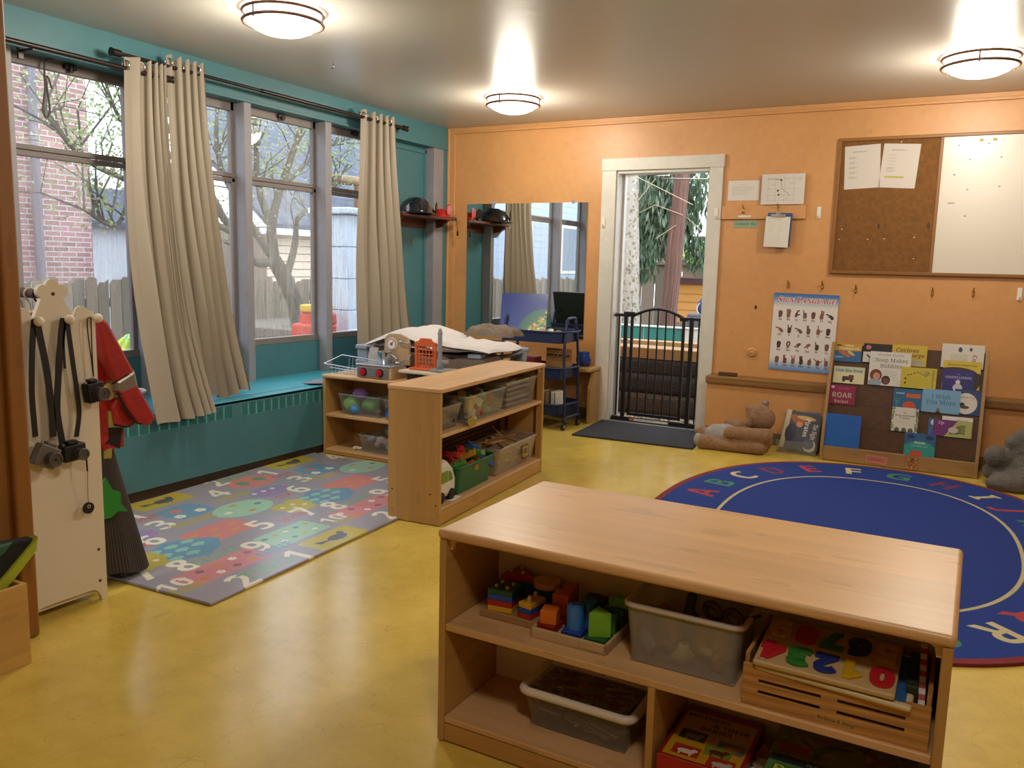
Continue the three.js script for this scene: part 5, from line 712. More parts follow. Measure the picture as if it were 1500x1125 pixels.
// ---------- blue cart and what it carries ----------
{
  const BL = mt('#2a3557', { roughness: .4, metalness: .2 }), x0 = .9, x1 = 1.4, z0 = .275, z1 = .6, t = thing('utility_cart', 'dark blue three-tier metal cart on casters', 'cart', [0, 0, 0]);
  for (const [y, h] of [[.655, .085], [.385, .085], [.11, .085]]) { const tr = mesh('tray', [bx(x0, x1, y, y + .004, z0, z1), bx(x0, x1, y, y + h, z1 - .004, z1, .002), bx(x0, x1, y, y + h, z0, z0 + .004, .002), bx(x0, x0 + .004, y, y + h, z0, z1, .002), bx(x1 - .004, x1, y, y + h, z0, z1, .002)], BL, t); mesh('tray_rim', tube([V(x0, y + h, z0), V(x1, y + h, z0), V(x1, y + h, z1), V(x0, y + h, z1)], .006, 60, 8, true), BL, tr); }
  for (const [x, s] of [[x1 + .014, 1], [x0 - .014, -1]]) for (const z of [z0 + .04, z1 - .04]) mesh('leg', tube([V(x - s * .006, .83, lerp(z, .44, .35)), V(x, .6, z), V(x + s * .012, .3, z), V(x + s * .02, .09, z)], .011, 20), BL, t);
  for (const [x, s] of [[x1 + .01, 1], [x0 - .01, -1]]) mesh('handle', tube([V(x, .8, z0 + .1), V(x, .835, .37), V(x, .84, .44), V(x, .835, .5), V(x, .8, z1 - .1)], .011, 24), BL, t), mesh('foot_bar', bar(V(x + s * .022, .09, z0 + .02), V(x + s * .022, .09, z1 - .02), .011), BL, t);
  for (const x of [x0 - .02, x1 + .03]) for (const z of [z0 + .03, z1 - .03]) mesh('caster', [cyl(.03, .03, .018, x, .031, z, 18, 0, 0, Math.PI / 2), bx(x - .012, x + .012, .05, .085, z - .012, z + .012, .003)], mt('#1d1b1e', { roughness: .5 }), t), mesh('caster_hub', cyl(.014, .014, .02, x, .031, z, 14, 0, 0, Math.PI / 2), CHROME, t);
  const bk = (label, fn, x, y, z, w, h, d, ry, lean) => { const o = thing('picture_book', label, 'book', [x, y, z], ry); o.rotation.set(lean, ry, 0, 'YXZ'); mesh('pages', bx(-w / 2 + .003, w / 2 - .003, 0, h - .003, -d, -.001), PAPER, o); const c = mesh('cover', card(w, h, .003), pm(print(256, Math.round(256 * h / w), fn), { roughness: .2 }), o); c.position.set(0, h / 2, .0015); const e = mesh('back_cover', card(w, h, .003), mt('#1d2a22', {}), o); e.position.set(0, h / 2, -d); };
  bk('tall glossy book with a blue sky and flower cover on the cart', (g, w, h) => { const q = g.createLinearGradient(0, 0, 0, h); q.addColorStop(0, '#2f3f86'); q.addColorStop(.7, '#4a5aa0'); q.addColorStop(1, '#a0788a'); g.fillStyle = q; g.fillRect(0, 0, w, h); ov(g, 250, h * .95, 150, h * .62, '#4a7a70', -.3); for (let i = 0; i < 260; i++) { const a = rnd(), x = 90 + 166 * a, y = h - rnd() * h * .6 * a - 4; ov(g, x, y, 4 + 6 * rnd(), 3 + 5 * rnd(), ['#c9a53c', '#7aa25a', '#e0d6a0', '#3f6a5c', '#b5793c'][i % 5]); } }, 1.02, .662, .5, .37, .355, .02, .22, -.2);
  const sh = thing('toy_shoe', 'pair-less olive canvas clog lying on the cart top', 'shoe', [1.31, .662, .45], .5); mesh('sole', bx(-.05, .05, 0, .014, -.09, .09, .006), mt('#c9c3ae', {}), sh); mesh('upper', blob([[0, .04, .04, .035, 0, .04, .075, .03], [-.02, .045, -.06, .03, .02, .045, -.06, .03], [0, .05, .0, .035]], 24, .012), mt('#6e6f55', { roughness: .8 }), sh); mesh('opening', tor(.03, .008, 0, .08, -.02, 1.2), BLACK, sh);
  solo('sun_hat', 'white soft hat lying beside the clog on the cart', 'hat', blob([[0, .03, 0, .045, .05, .03, .02, .04], [-.04, .03, 0, .04]], 22, .02), mt('#d8d5cc', { roughness: .9 }), [1.21, .662, .36]);
  solo('wood_bowl', 'small brown wooden bowl on the cart top', 'bowl', lathe([[.001, 0], [.035, 0], [.06, .045], [.054, .045], [.03, .008], [.001, .008]]), mt('#6d4426', { map: T.pine }), [1.2, .66, .52]);
  solo('red_tin', 'dark red storage tin on the middle cart tier', 'tin', cb(.16, .14, .12, .01), mt('#8c2733', { roughness: .35 }), [1.06, .391, .44]); solo('red_case', 'slim crimson case beside the red tin on the cart', 'case', cb(.07, .15, .14, .008), mt('#7a1f2e', { roughness: .4 }), [.96, .391, .44]);
  solo('black_radio', 'low black box on the middle cart tier', 'box', [cb(.14, .07, .1, .006), cyl(.02, .02, .006, .03, .035, .052, 16, Math.PI / 2)], BLACK, [1.27, .391, .5]);
  const hb = thing('toolbox_panel', 'tan wooden peg panel behind the cart trays', 'panel toy', [1.28, .395, .36]); mesh('board', cb(.22, .2, .02, .003), CRATE, hb); for (let k = 0; k < 6; k++) mesh('peg', cyl(.006, .006, .03, -.085 + k * .034, .15, .02, 8, Math.PI / 2), BLACK, hb);
  solo('blue_jug', 'small deep blue jug on the bench behind the cart', 'jug', lathe([[.001, 0], [.05, 0], [.062, .05], [.045, .09], [.05, .11], [.045, .11], [.001, .02]]), mt('#1f3a8c', { roughness: .25 }), [1.37, .444, .1]);
  for (const [k, x, c] of [[0, 1.2, '#c98a4a'], [1, 1.24, '#d8cbb4'], [2, 1.285, '#8a7058'], [3, 1.33, '#c9c3ba'], [4, 1.365, '#e3ded4']]) solo('low_tier_book', ['tan spined book', 'cream spined book', 'brown spined book', 'grey spined book', 'white spined book'][k] + ' standing on the lowest cart tier', 'book', [cb(.026, .17, .13, .003), bx(-.0135, .0135, .02, .024, .064, .066)], mt(c, {}), [x, .116, .5], 0, 'books on the lowest cart tier');
}
// ---------- open shelf units and their contents ----------
function shelfUnit(name, label, o) { // local frame: x along the front, -z into the unit
  const t = thing(name, label, 'shelf', [o.x, 0, o.z], o.r * D2R), { L, D, h } = o, s = .019, m = o.m ?? MAPLE, m2 = o.m2 ?? MAPLE2;
  mesh('side_panel', bx(0, s, .003, h - o.tt, -D, 0, .003), m2, t); mesh('side_panel', bx(L - s, L, .003, h - o.tt, -D, 0, .003), m2, t);
  mesh('top', bx(-.004, L + .004, h - o.tt, h, -D - .004, .006, o.tr), m, t);
  for (const [y, d] of o.shelves) mesh('shelf', bx(s, L - s, y - .018, y, -d, -.003, .003), m, t);
  mesh('bottom_shelf', bx(s, L - s, o.b - .016, o.b, -D + .004, -.002, .003), m, t); mesh('kick_board', bx(s, L - s, .004, o.b - .018, -.02, -.004, .002), m2, t);
  mesh('back_panel', bx(s, L - s, .02, h - o.tt, -o.back - .006, -o.back), o.bm, t);
  for (const [u, y0, y1] of o.div ?? []) mesh('divider', bx(u, u + s * .9, y0, y1, -o.back, -.003, .002), m2, t);
  if (o.br) for (const [x, sg] of [[s, 1], [L - s, -1]]) mesh('corner_bracket', ext([[0, 0], [0, -.03], [sg * .008, -.03], [sg * .012, -.012], [sg * .03, 0]], .01, .001).translate(x, h - o.tt, -.03), mt('#d6b98a', {}), t);
  for (const [y, z] of o.bolts ?? []) mesh('bolt', cyl(.004, .004, .003, o.boltEnd ?? -.0005, y, z, 10, 0, 0, Math.PI / 2), BLACK, t);
  return t;
}
const FA = { x: .482, z: 2.159, r: 1.338 }, FB = { x: 1.949, z: 3.02, r: 93.924 }, FC = { x: 2.927, z: 4.493, r: -.432 };
const at = (F, u, d, h) => V(F.x + Math.cos(F.r * D2R) * u - Math.sin(F.r * D2R) * d, h, F.z - Math.sin(F.r * D2R) * u - Math.cos(F.r * D2R) * d);
const turn = (F, a = 0) => F.r * D2R + a;
const PEG = dataTex(128, 128, (u, v) => { const a = (u * 8) % 1 - .5, b = (v * 8) % 1 - .5; return a * a + b * b < .03 ? [.72, .62, .5] : [.2, .1, .06]; }, 5, 5);
shelfUnit('low_shelf', 'low pale wood shelf with clear bins behind the number mat', { ...FA, L: 1.105, D: .3, h: .512, tt: .022, tr: .008, b: .035, shelves: [[.261, .29]], back: .29, bm: MAPLE2 });
shelfUnit('open_shelf', 'tall-sided wood shelf with a dark pegboard back and toy bins', { ...FB, L: 1.236, D: .285, h: .655, tt: .024, tr: .008, b: .085, shelves: [[.435, .27]], back: .272, bm: mt('#ffffff', { map: PEG, roughness: .7 }), br: 1, bolts: [[.15, -.26], [.15, -.05], [.1, -.02]] });
shelfUnit('toy_shelf', 'wide low maple shelf holding puzzles, blocks and bins', { ...FC, L: 1.14, D: .566, h: .568, tt: .026, tr: .011, b: .07, shelves: [[.32, .265]], back: .268, bm: mt('#d8cfb6', { roughness: .6 }), div: [[.558, .07, .302]], br: 1 });
{ const t = scene.children.find(o => o.name === 'open_shelf'); for (const z of [-.045, -.23]) { mesh('shelf_standard', bx(1.212, 1.2165, .1, .62, z - .007, z + .007), BRASS, t); for (let y = .12; y < .61; y += .025) mesh('slot', bx(1.2112, 1.2122, y, y + .009, z - .002, z + .002), BLACK, t); } }
const CLEAR = mt('#e9e4da', { transmission: .72, roughness: .35, thickness: 0 }), CLEAR2 = mt('#eef1f0', { transmission: .9, roughness: .12, thickness: 0 });
function bin(name, label, F, u0, u1, d0, d1, h0, h1, m, rimM, o = {}) { // tapered open tub, walls with thickness
  const tp = o.taper ?? .02, c = at(F, (u0 + u1) / 2, (d0 + d1) / 2, h0), t = thing(name, label, 'bin', c, turn(F, o.a ?? 0), o.group), w = u1 - u0, d = d1 - d0, h = h1 - h0;
  const rs = (a, b, r) => { const p = [], n = 5; for (const [sx, sz, q] of [[1, 1, 0], [-1, 1, 1], [-1, -1, 2], [1, -1, 3]]) for (let k = 0; k <= n; k++) { const g = (q + k / n) * Math.PI / 2; p.push([sx * (a / 2 - r) + Math.cos(g) * r, sz * (b / 2 - r) + Math.sin(g) * r]); } return p; };
  const lo = rs(w - 2 * tp, d - 2 * tp, .018), hi = rs(w, d, .022), N = lo.length, wall = (off) => sheet((u, v) => { const i = Math.round(u * N) % N, y = v; return V(lerp(hi[i][0], lo[i][0], y) * (1 - off / w), lerp(h, .003, y), lerp(hi[i][1], lo[i][1], y) * (1 - off / d)); }, N, 3);
  mesh('tub', [wall(0), bx(-w / 2 + tp, w / 2 - tp, .002, .005, -d / 2 + tp, d / 2 - tp)], m, t);
  const dn = []; for (let i = 0; i < N; i++) { const a = hi[i], b = hi[(i + 1) % N], q = Math.max(1, Math.round(Math.hypot(a[0] - b[0], a[1] - b[1]) / .008)); for (let k = 0; k < q; k++) dn.push(V(lerp(a[0], b[0], k / q), h, lerp(a[1], b[1], k / q))); }
  mesh('rim', tube(dn, o.rim ?? .004, dn.length, 8, true), rimM ?? m, t); return t;
}
let heapN = 0;
function heap(name, labels, cat, F, n, u0, u1, d0, d1, h0, h1, kinds, group) { // individual small toys tipped into a bin
  for (let i = 0; i < n; i++) { const k = kinds[i % kinds.length], o = solo(name, labels[i % labels.length], cat, k[0](), k[1], at(F, rr(u0, u1), rr(d0, d1), rr(h0, h1)), 0, group); o.rotation.set(rr(-.8, .8), rr(0, 6), rr(-.8, .8)); heapN++; }
}
// --- shelf A: bins and play kitchen ---
bin('clear_bin', 'clear bin of round toys on the upper level of the low shelf', FA, .09, .42, .03, .22, .262, .39, CLEAR2, CLEAR2, { rim: .005 });
for (const [u, d, y, r, s, c, l] of [[.2, .13, .385, .05, .8, '#8a6bb0', 'purple ball on top of the round toys in the clear bin'], [.15, .1, .32, .05, 1, '#7fb24a', 'green ball low in the clear bin of round toys'], [.29, .12, .325, .055, .9, '#5f9a45', 'dark green ball in the clear bin of round toys'], [.21, .06, .3, .03, 1, '#3f86c9', 'small blue ball against the clear bin wall'], [.36, .1, .29, .025, .8, '#6b4a44', 'small brown ball in the clear bin corner']]) solo('toy_ball', l, 'ball', [sph(r, 0, 0, 0, 1.15, s, 1), tor(r * .6, r * .12, 0, r * s * .55, 0, Math.PI / 2)], mt(c, { roughness: .45 }), at(FA, u, d, y), 0, 'toys in the clear bin');
bin('clear_bin', 'small clear bin holding a blue cup on the low shelf', FA, .44, .64, .03, .22, .262, .385, CLEAR2, CLEAR2, { rim: .005 });
solo('toy_cup', 'blue plastic cup lying in the small clear bin', 'cup', lathe([[.001, 0], [.03, 0], [.04, .09], [.035, .09], [.026, .006], [.001, .006]]).rotateX(Math.PI / 2).translate(0, .04, -.03), mt('#2f6fc4', { roughness: .35 }), at(FA, .5, .09, .27));
bin('clear_bin', 'clear bin of dress-up scraps on the lowest level of the low shelf', FA, .25, .62, .03, .22, .037, .145, CLEAR2, CLEAR2, { rim: .005 });
{ const ks = [['#5a7fa0', 'blue'], ['#8d7a94', 'mauve'], ['#b58a96', 'pink'], ['#4a4550', 'dark'], ['#cfcac6', 'white'], ['#7aa39a', 'sage']]; for (let i = 0; i < 14; i++) { const [c, n] = ks[i % 6], o = solo('cloth_scrap', n + ' cloth scrap crumpled in the lowest clear bin', 'cloth scrap', blob([[0, 0, 0, .02, .03, .01, .01, .014], [-.02, .012, .015, .016]], 14, .012), mt(c, { roughness: .9 }), at(FA, rr(.31, .56), rr(.07, .18), rr(.06, .14)), rr(0, 6), 'scraps in the lowest clear bin'); } solo('soft_toy', 'grey green soft animal lying on the scrap bin', 'soft toy', blob([[0, 0, 0, .03, .05, .01, 0, .026], [.09, .02, .01, .022], [-.03, .03, .0, .012]], 22, .014), mt('#6f8583', { roughness: 1 }), at(FA, .44, .12, .165)); solo('cloth_scrap', 'pale cloth corner lying on the shelf beside the scrap bin', 'cloth scrap', blob([[0, .008, 0, .01, .05, .008, .0, .009], [.02, .01, .03, .01]], 16, .01), mt('#d0c6b8', { roughness: .9 }), at(FA, .19, .08, .038)); }
{ // toy stove with pot
  const t = thing('toy_stove', 'toy wooden stove with red knobs and a clock panel on the low shelf', 'toy stove', at(FA, .375, .1, .513), turn(FA)), SV = mt('#8a8d93', { roughness: .35, metalness: .4 }), TN = mt('#c9ab84', { roughness: .6 });
  mesh('body', bx(-.12, .14, 0, .075, -.085, .085, .006), TN, t); mesh('front_panel', bx(-.11, .125, .008, .066, .085, .09, .003), SV, t); mesh('hob', bx(-.125, .145, .075, .086, -.09, .092, .004), mt('#aebac8', { roughness: .25, metalness: .5 }), t);
  for (const x of [-.062, .062]) { mesh('knob_dial', cyl(.026, .026, .004, x, .038, .092, 20, Math.PI / 2), BLACK, t); const k = mesh('knob', cyl(.018, .021, .016, x, .038, .1, 18, Math.PI / 2), mt('#c22430', { roughness: .35 }), t); mesh('grip', bx(x - .004, x + .004, .02, .056, .106, .116, .002), mt('#c22430', { roughness: .35 }), k); }
  mesh('back_panel', ext([[-.06, 0], [.13, 0], [.13, .14], [.11, .17], [.06, .188], [-.02, .185], [-.05, .16]], .014, .002).translate(.03, .08, -.09), mt('#c2a98a', { roughness: .6, map: T.wood }), t);
  const ck = mesh('clock', cyl(.04, .04, .006, .035, .205, -.07, 28, Math.PI / 2), mt('#e6e2da', {}), t); mesh('clock_ring', tor(.033, .0025, .035, .205, -.066), mt('#a8747c', {}), ck); mesh('clock_hands', [bar(V(.035, .205, -.065), V(.052, .225, -.065), .002), sph(.009, .035, .205, -.065)], mt('#a53a44', {}), ck);
  mesh('handle', tube([V(.1, .215, -.068), V(.11, .225, -.05), V(.15, .222, -.05), V(.158, .21, -.068)], .006), CHROME, t);
  const p = thing('toy_pot', 'small steel toy pot on the toy stove', 'pot', at(FA, .415, .09, .6), turn(FA)); mesh('pan', lathe([[.001, 0], [.042, 0], [.045, .075], [.048, .078], [.042, .078], [.04, .004], [.001, .004]]), CHROME, p); mesh('handle', tube([V(.045, .06, .01), V(.09, .055, .03), V(.13, .04, .05)], .006), CHROME, p); mesh('lid', lathe([[.001, .01], [.03, .008], [.042, 0]]).translate(0, .07, 0), CHROME, p);
  solo('toy_ladle', 'small steel ladle leaning behind the toy pot', 'ladle', [tube([V(0, 0, 0), V(.05, .02, 0), V(.09, .06, 0)], .005), sph(.022, -.01, 0, 0, 1, .6, 1)], CHROME, at(FA, .5, .12, .61), turn(FA));
}
{ // white topped play sink, orange crate, pump stand, wire rack
  const t = thing('play_counter', 'toy counter with a cream top and dark base beside the stove', 'toy counter', at(FA, .8, .15, .513), turn(FA)); mesh('base', bx(-.2, .24, 0, .05, -.12, .09, .004), mt('#2b2a2c', {}), t); mesh('top', bx(-.24, .27, .05, .068, -.14, .125, .006), mt('#d8cdb6', { roughness: .4 }), t);
  const c = thing('orange_basket', 'orange plastic toy lattice basket standing on the toy counter', 'toy basket', at(FA, .69, .13, .583), turn(FA)), OR = mt('#d3602c', { roughness: .4 });
  for (const x of [-.068, .068]) mesh('side_post', bx(x - .008, x + .008, 0, .15, -.008, .008, .003), OR, c); for (let k = 0; k < 6; k++) mesh('cross_bar', bx(-.065, .065, .02 + k * .024, .025 + k * .024, -.004, .004, .001), OR, c); for (let k = 0; k < 5; k++) mesh('upright', bx(-.049 + k * .024, -.044 + k * .024, .012, .142, -.004, .004, .001), OR, c);
  mesh('base', bx(-.09, .09, 0, .012, -.03, .05, .003), OR, c); mesh('top_arch', ext([[-.076, 0], [.076, 0], [.076, .02], [.045, .03], [.035, .045], [-.035, .045], [-.045, .03], [-.076, .02]], .014, .002).translate(0, .142, -.007), OR, c);
  const g = thing('toy_tap', 'grey plastic toy pump tap on the toy counter', 'toy tap', at(FA, .82, .1, .583), turn(FA)), GP = mt('#8f9196', { roughness: .45 }); mesh('foot', bx(-.06, .06, 0, .016, -.04, .04, .004), GP, g); mesh('column', lathe([[.001, 0], [.022, 0], [.02, .05], [.014, .06], [.013, .2], [.016, .21], [.008, .24], [.001, .242]]).translate(-.01, .016, 0), GP, g); mesh('lever', bx(0, .05, .05, .07, -.008, .008, .003), GP, g);
  const w = thing('wire_rack', 'white wire dish rack on the end of the low shelf', 'dish rack', at(FA, .13, .14, .513), turn(FA)), WR = mt('#c6ccd2', { roughness: .3, metalness: .6 });
  for (const [z, y] of [[.09, .05], [-.09, .09], [.03, .02]]) mesh('rail', bar(V(-.16, y + .01, z), V(.16, y - .01, z), .003), WR, w); for (let k = 0; k < 9; k++) mesh('wire', tube([V(-.1 + k * .03, .05, .09), V(-.1 + k * .03, .004, .07), V(-.1 + k * .03, .004, -.07), V(-.1 + k * .03, .085, -.09)], .0018, 18, 5), WR, w); mesh('end_wire', [bar(V(-.16, .06, .09), V(-.16, .1, -.09), .003), bar(V(.16, .04, .09), V(.16, .08, -.09), .003)], WR, w);
  solo('paper_pile', 'loose grey papers lying on the heater cover beside the low shelf', 'papers', [0, 1, 2].map(k => mv(bx(-.09, .09, 0, .002, -.12, .12), .01 * k, .004 * k, .01 * k, 0, .3 * k, .04)), mt('#7d7f88', { roughness: .8 }), [.37, .4365, 2.02]);
}
// --- shelf B: toys ---
bin('clear_bin', 'large clear bin of toy food on the upper level of the pegboard shelf', FB, .3, .76, .02, .22, .437, .57, CLEAR2, CLEAR2, { rim: .006 });
{ const Y = mt('#b8a24a', { roughness: .5 }), G = mt('#4d7a4a', {}), R = mt('#8a3a30', {}), W = mt('#b5a98c', {}); heap('toy_food', ['yellow plastic toy food piece in the clear bin', 'green plastic toy food piece in the clear bin', 'pale plastic toy food piece in the clear bin', 'red plastic toy food piece in the clear bin'], 'toy food', FB, 26, .36, .7, .05, .19, .46, .545, [[() => cyl(.02, .022, .07, 0, 0, 0, 12), Y], [() => sph(.028, 0, 0, 0, 1.2, .8, 1, 10), G], [() => cyl(.03, .012, .06, 0, 0, 0, 12), W], [() => sph(.024, 0, 0, 0, 1, 1, 1, 10), R]], 'toy food in the clear bin'); solo('toy_food', 'yellow plastic corn rolled out in front of the clear bin', 'toy food', cyl(.018, .022, .1, 0, 0, 0, 14, Math.PI / 2), Y, at(FB, .32, .0, .458), .5); }
bin('clear_bin', 'dark clear basket of beads at the near end of the pegboard shelf', FB, .03, .27, .03, .24, .437, .55, mt('#c9c3bb', { transmission: .8, roughness: .2, thickness: 0 }), CLEAR2, { rim: .005 });
heap('toy_bead', ['dark red toy bead in the dark clear basket', 'brown toy bead in the dark clear basket', 'orange toy bead in the dark clear basket'], 'bead', FB, 15, .07, .23, .06, .2, .46, .53, [[() => sph(.024, 0, 0, 0, 1, .9, 1, 10), mt('#5e1f22', {})], [() => sph(.022, 0, 0, 0, 1.2, .8, 1, 10), mt('#4a2f22', {})], [() => cyl(.02, .02, .03, 0, 0, 0, 12), mt('#8a4a22', {})]], 'beads in the dark basket');
bin('clear_bin', 'tall clear bin of folded cloths at the far end of the upper shelf', FB, .79, 1.18, .02, .23, .437, .585, CLEAR2, CLEAR2, { rim: .006 });
{ const C = ['#a08868', '#b59c78', '#8a7456', '#a99272', '#c2ab88'], N = ['brown', 'tan', 'dark brown', 'sand', 'beige']; for (let k = 0; k < 5; k++) solo('folded_cloth', N[k] + ' cloth folded flat in the tall clear bin', 'cloth', [sheet((u, v) => V((u - .5) * .31, .026 * Math.sin(u * 3.14) ** .4 + .006 * Math.sin(u * 9 + k), (v - .5) * .15), 16, 6), bx(-.15, .15, 0, .016, -.073, .073, .006)], mt(C[k], { roughness: .95, map: T.furc }), at(FB, .985, .125, .446 + k * .028), turn(FB), 'cloths in the tall clear bin'); solo('folded_cloth', 'olive cloth scrap sticking up out of the tall clear bin', 'cloth', blob([[0, 0, 0, .03, .06, .02, .01, .02], [-.03, .03, 0, .02]], 18, .012), mt('#7c7048', { roughness: .95 }), at(FB, .86, .13, .6)); }
{ // toy car, green bin of blocks, clear bin of planks
  const t = thing('toy_truck', 'white and green chunky toy truck on the lowest pegboard shelf', 'toy truck', at(FB, .13, .1, .086), turn(FB)), WH = mt('#d6d3c8', { roughness: .35 }), GN = mt('#6f8f3c', { roughness: .4 });
  mesh('cab', ext([[-.1, .05], [.1, .05], [.105, .11], [.075, .17], [.02, .215], [-.1, .215]], .09, .032).translate(0, 0, -.045), WH, t); mesh('window', ext([[.035, .125], [.07, .125], [.055, .165], [.035, .18]], .004, .003).translate(0, 0, .078), GN, t); mesh('window', ext([[-.06, .125], [.01, .125], [.01, .185], [-.06, .185]], .004, .003).translate(0, 0, .078), GN, t); mesh('roof_light', sph(.02, -.03, .235, 0), mt('#b0302a', {}), t); mesh('chassis', bx(-.11, .115, .03, .058, -.07, .07, .008), mt('#c9c6bb', {}), t);
  for (const [x, z] of [[-.06, .07], [.065, .07], [-.06, -.07], [.065, -.07]]) mesh('wheel', cyl(.034, .034, .03, x, .034, z, 20, Math.PI / 2), BLACK, t);
  t.scale.setScalar(.8);
  bin('green_bin', 'dark green bin full of plastic bricks on the lowest pegboard shelf', FB, .23, .63, .02, .2, .086, .225, mt('#14603a', { roughness: .4 }), null, { rim: .007, taper: .025 });
  const cs = [['#b8862f', 'yellow'], ['#2f5f9a', 'blue'], ['#b0302a', 'red'], ['#4f8a3c', 'green'], ['#c45f22', 'orange']], bk = (w) => [bx(-w / 2, w / 2, 0, .026, -.02, .02, .002), ...[-1, 1].map(s => cyl(.008, .008, .006, s * w / 4, .029, 0, 10))];
  for (let i = 0; i < 26; i++) { const [c, n] = cs[i % 5], o = solo('toy_brick', n + ' plastic toy brick in the dark green bin', 'toy brick', bk([.05, .08, .1][i % 3]), mt(c, { roughness: .35 }), at(FB, rr(.29, .57), rr(.05, .17), i < 12 ? rr(.17, .2) : rr(.21, .255)), 0, 'bricks in the green bin'); o.rotation.set(rr(-.6, .6), rr(0, 6), rr(-.6, .6)); }
  const cb1 = bin('clear_bin', 'large clear bin of wooden planks with a label on the lowest shelf', FB, .66, 1.19, .015, .235, .086, .235, mt('#e3d9c8', { transmission: .75, roughness: .25, thickness: 0 }), CLEAR2, { rim: .007, taper: .025 });
  const lb = mesh('bin_label', card(.09, .075, .002), pm(print(128, 108, (g, w, h) => { g.fillStyle = '#4a3a1c'; g.fillRect(0, 0, w, h); g.fillStyle = '#a08a4a'; g.fillRect(10, 10, w - 20, h - 20); g.fillStyle = '#6a5426'; g.fillRect(24, 30, 70, 40); })), cb1); lb.position.set(.09, .08, .112); lb.rotation.x = -.12;
  for (let i = 0; i < 24; i++) { const L = rr(.09, .2), o = solo('wood_plank', 'thin wooden building plank in the labelled clear bin', 'plank', bx(-L / 2, L / 2, -.004, .004, -.012, .012, .001), mt(['#a8854f', '#c0a06a', '#94703f'][i % 3], { map: T.wood, roughness: .7 }), at(FB, rr(.76, 1.1), rr(.06, .19), i < 14 ? rr(.11, .2) : rr(.21, .28)), 0, 'planks in the clear bin'); o.rotation.set(rr(-.5, .5), rr(0, 6), rr(-.6, .6)); }
  solo('paper_label', 'small white paper label taped on the bottom shelf', 'label', bx(-.05, .05, 0, .001, -.015, .015), PAPER, at(FB, .2, .03, .0855), turn(FB, .05));
}
// --- shelf C: geometric stacker ---
const CS = .3205;
{
  const t = solo('stacker_board', 'pale wooden base board of the peg stacking toy', 'toy board', bx(-.083, .083, 0, .02, -.08, .08, .003), mt('#a98a60', { map: T.wood, roughness: .6 }), at(FC, .148, .172, CS), turn(FC));
  const col = { g: '#174d2c', b: '#24479a', r: '#a3201c', y: '#c9a02c', t: '#1f5a5c' }, nm = { g: 'green', b: 'blue', r: 'red', y: 'yellow', t: 'teal' };
  const stack = (u, d, seq, shape, kind, th, where) => [...seq].forEach((c, i) => { solo('stacker_block', `${nm[c]} ${kind} block of the peg stacker, ${['lowest', 'second', 'third', 'fourth'][i]} on its pegs`, 'toy block', shape(th).translate(0, 0, 0), mt(col[c], { roughness: .4 }), at(FC, u, d, CS + .0203 + i * (th + .0003)), turn(FC, where), 'blocks of the peg stacker'); });
  const sq = h => bx(-.034, .034, 0, h, -.034, .034, .002), rc = h => bx(-.019, .019, 0, h, -.034, .034, .002), dk = h => cyl(.036, .036, h, 0, h / 2, 0, 28), tr = h => ext([[-.044, -.03], [.044, -.03], [0, .044]], h - .004, .002).rotateX(-Math.PI / 2).translate(0, .002, 0);
  stack(.118, .13, 'yrbg', sq, 'square', .0145, .12); stack(.108, .222, 'tbbr', tr, 'triangular', .0165, .4); stack(.2, .128, 'rby', rc, 'rectangular', .0135, -.15); stack(.197, .215, 'rtgy', dk, 'round', .0155, 0);
  const pegs = [[.118, .13, .063, [[-.016, -.016], [.016, -.016], [-.016, .016], [.016, .016]]], [.108, .222, .071, [[-.018, .01], [.018, .01], [0, -.018]]], [.2, .128, .054, [[0, -.016], [0, .016]]], [.197, .215, .065, [[0, 0]]]];
  for (const [u, d, h, ps] of pegs) for (const [a, b] of ps) solo('stacker_peg', 'pale wooden peg standing through the stacked toy blocks', 'peg', [cyl(.005, .005, h - .0, 0, h / 2, 0, 12), sph(.0052, 0, h, 0, 1, .6, 1, 10)], mt('#c9b490', {}), at(FC, u + a, d - b, CS + .0205), 0, 'pegs of the stacker');
}
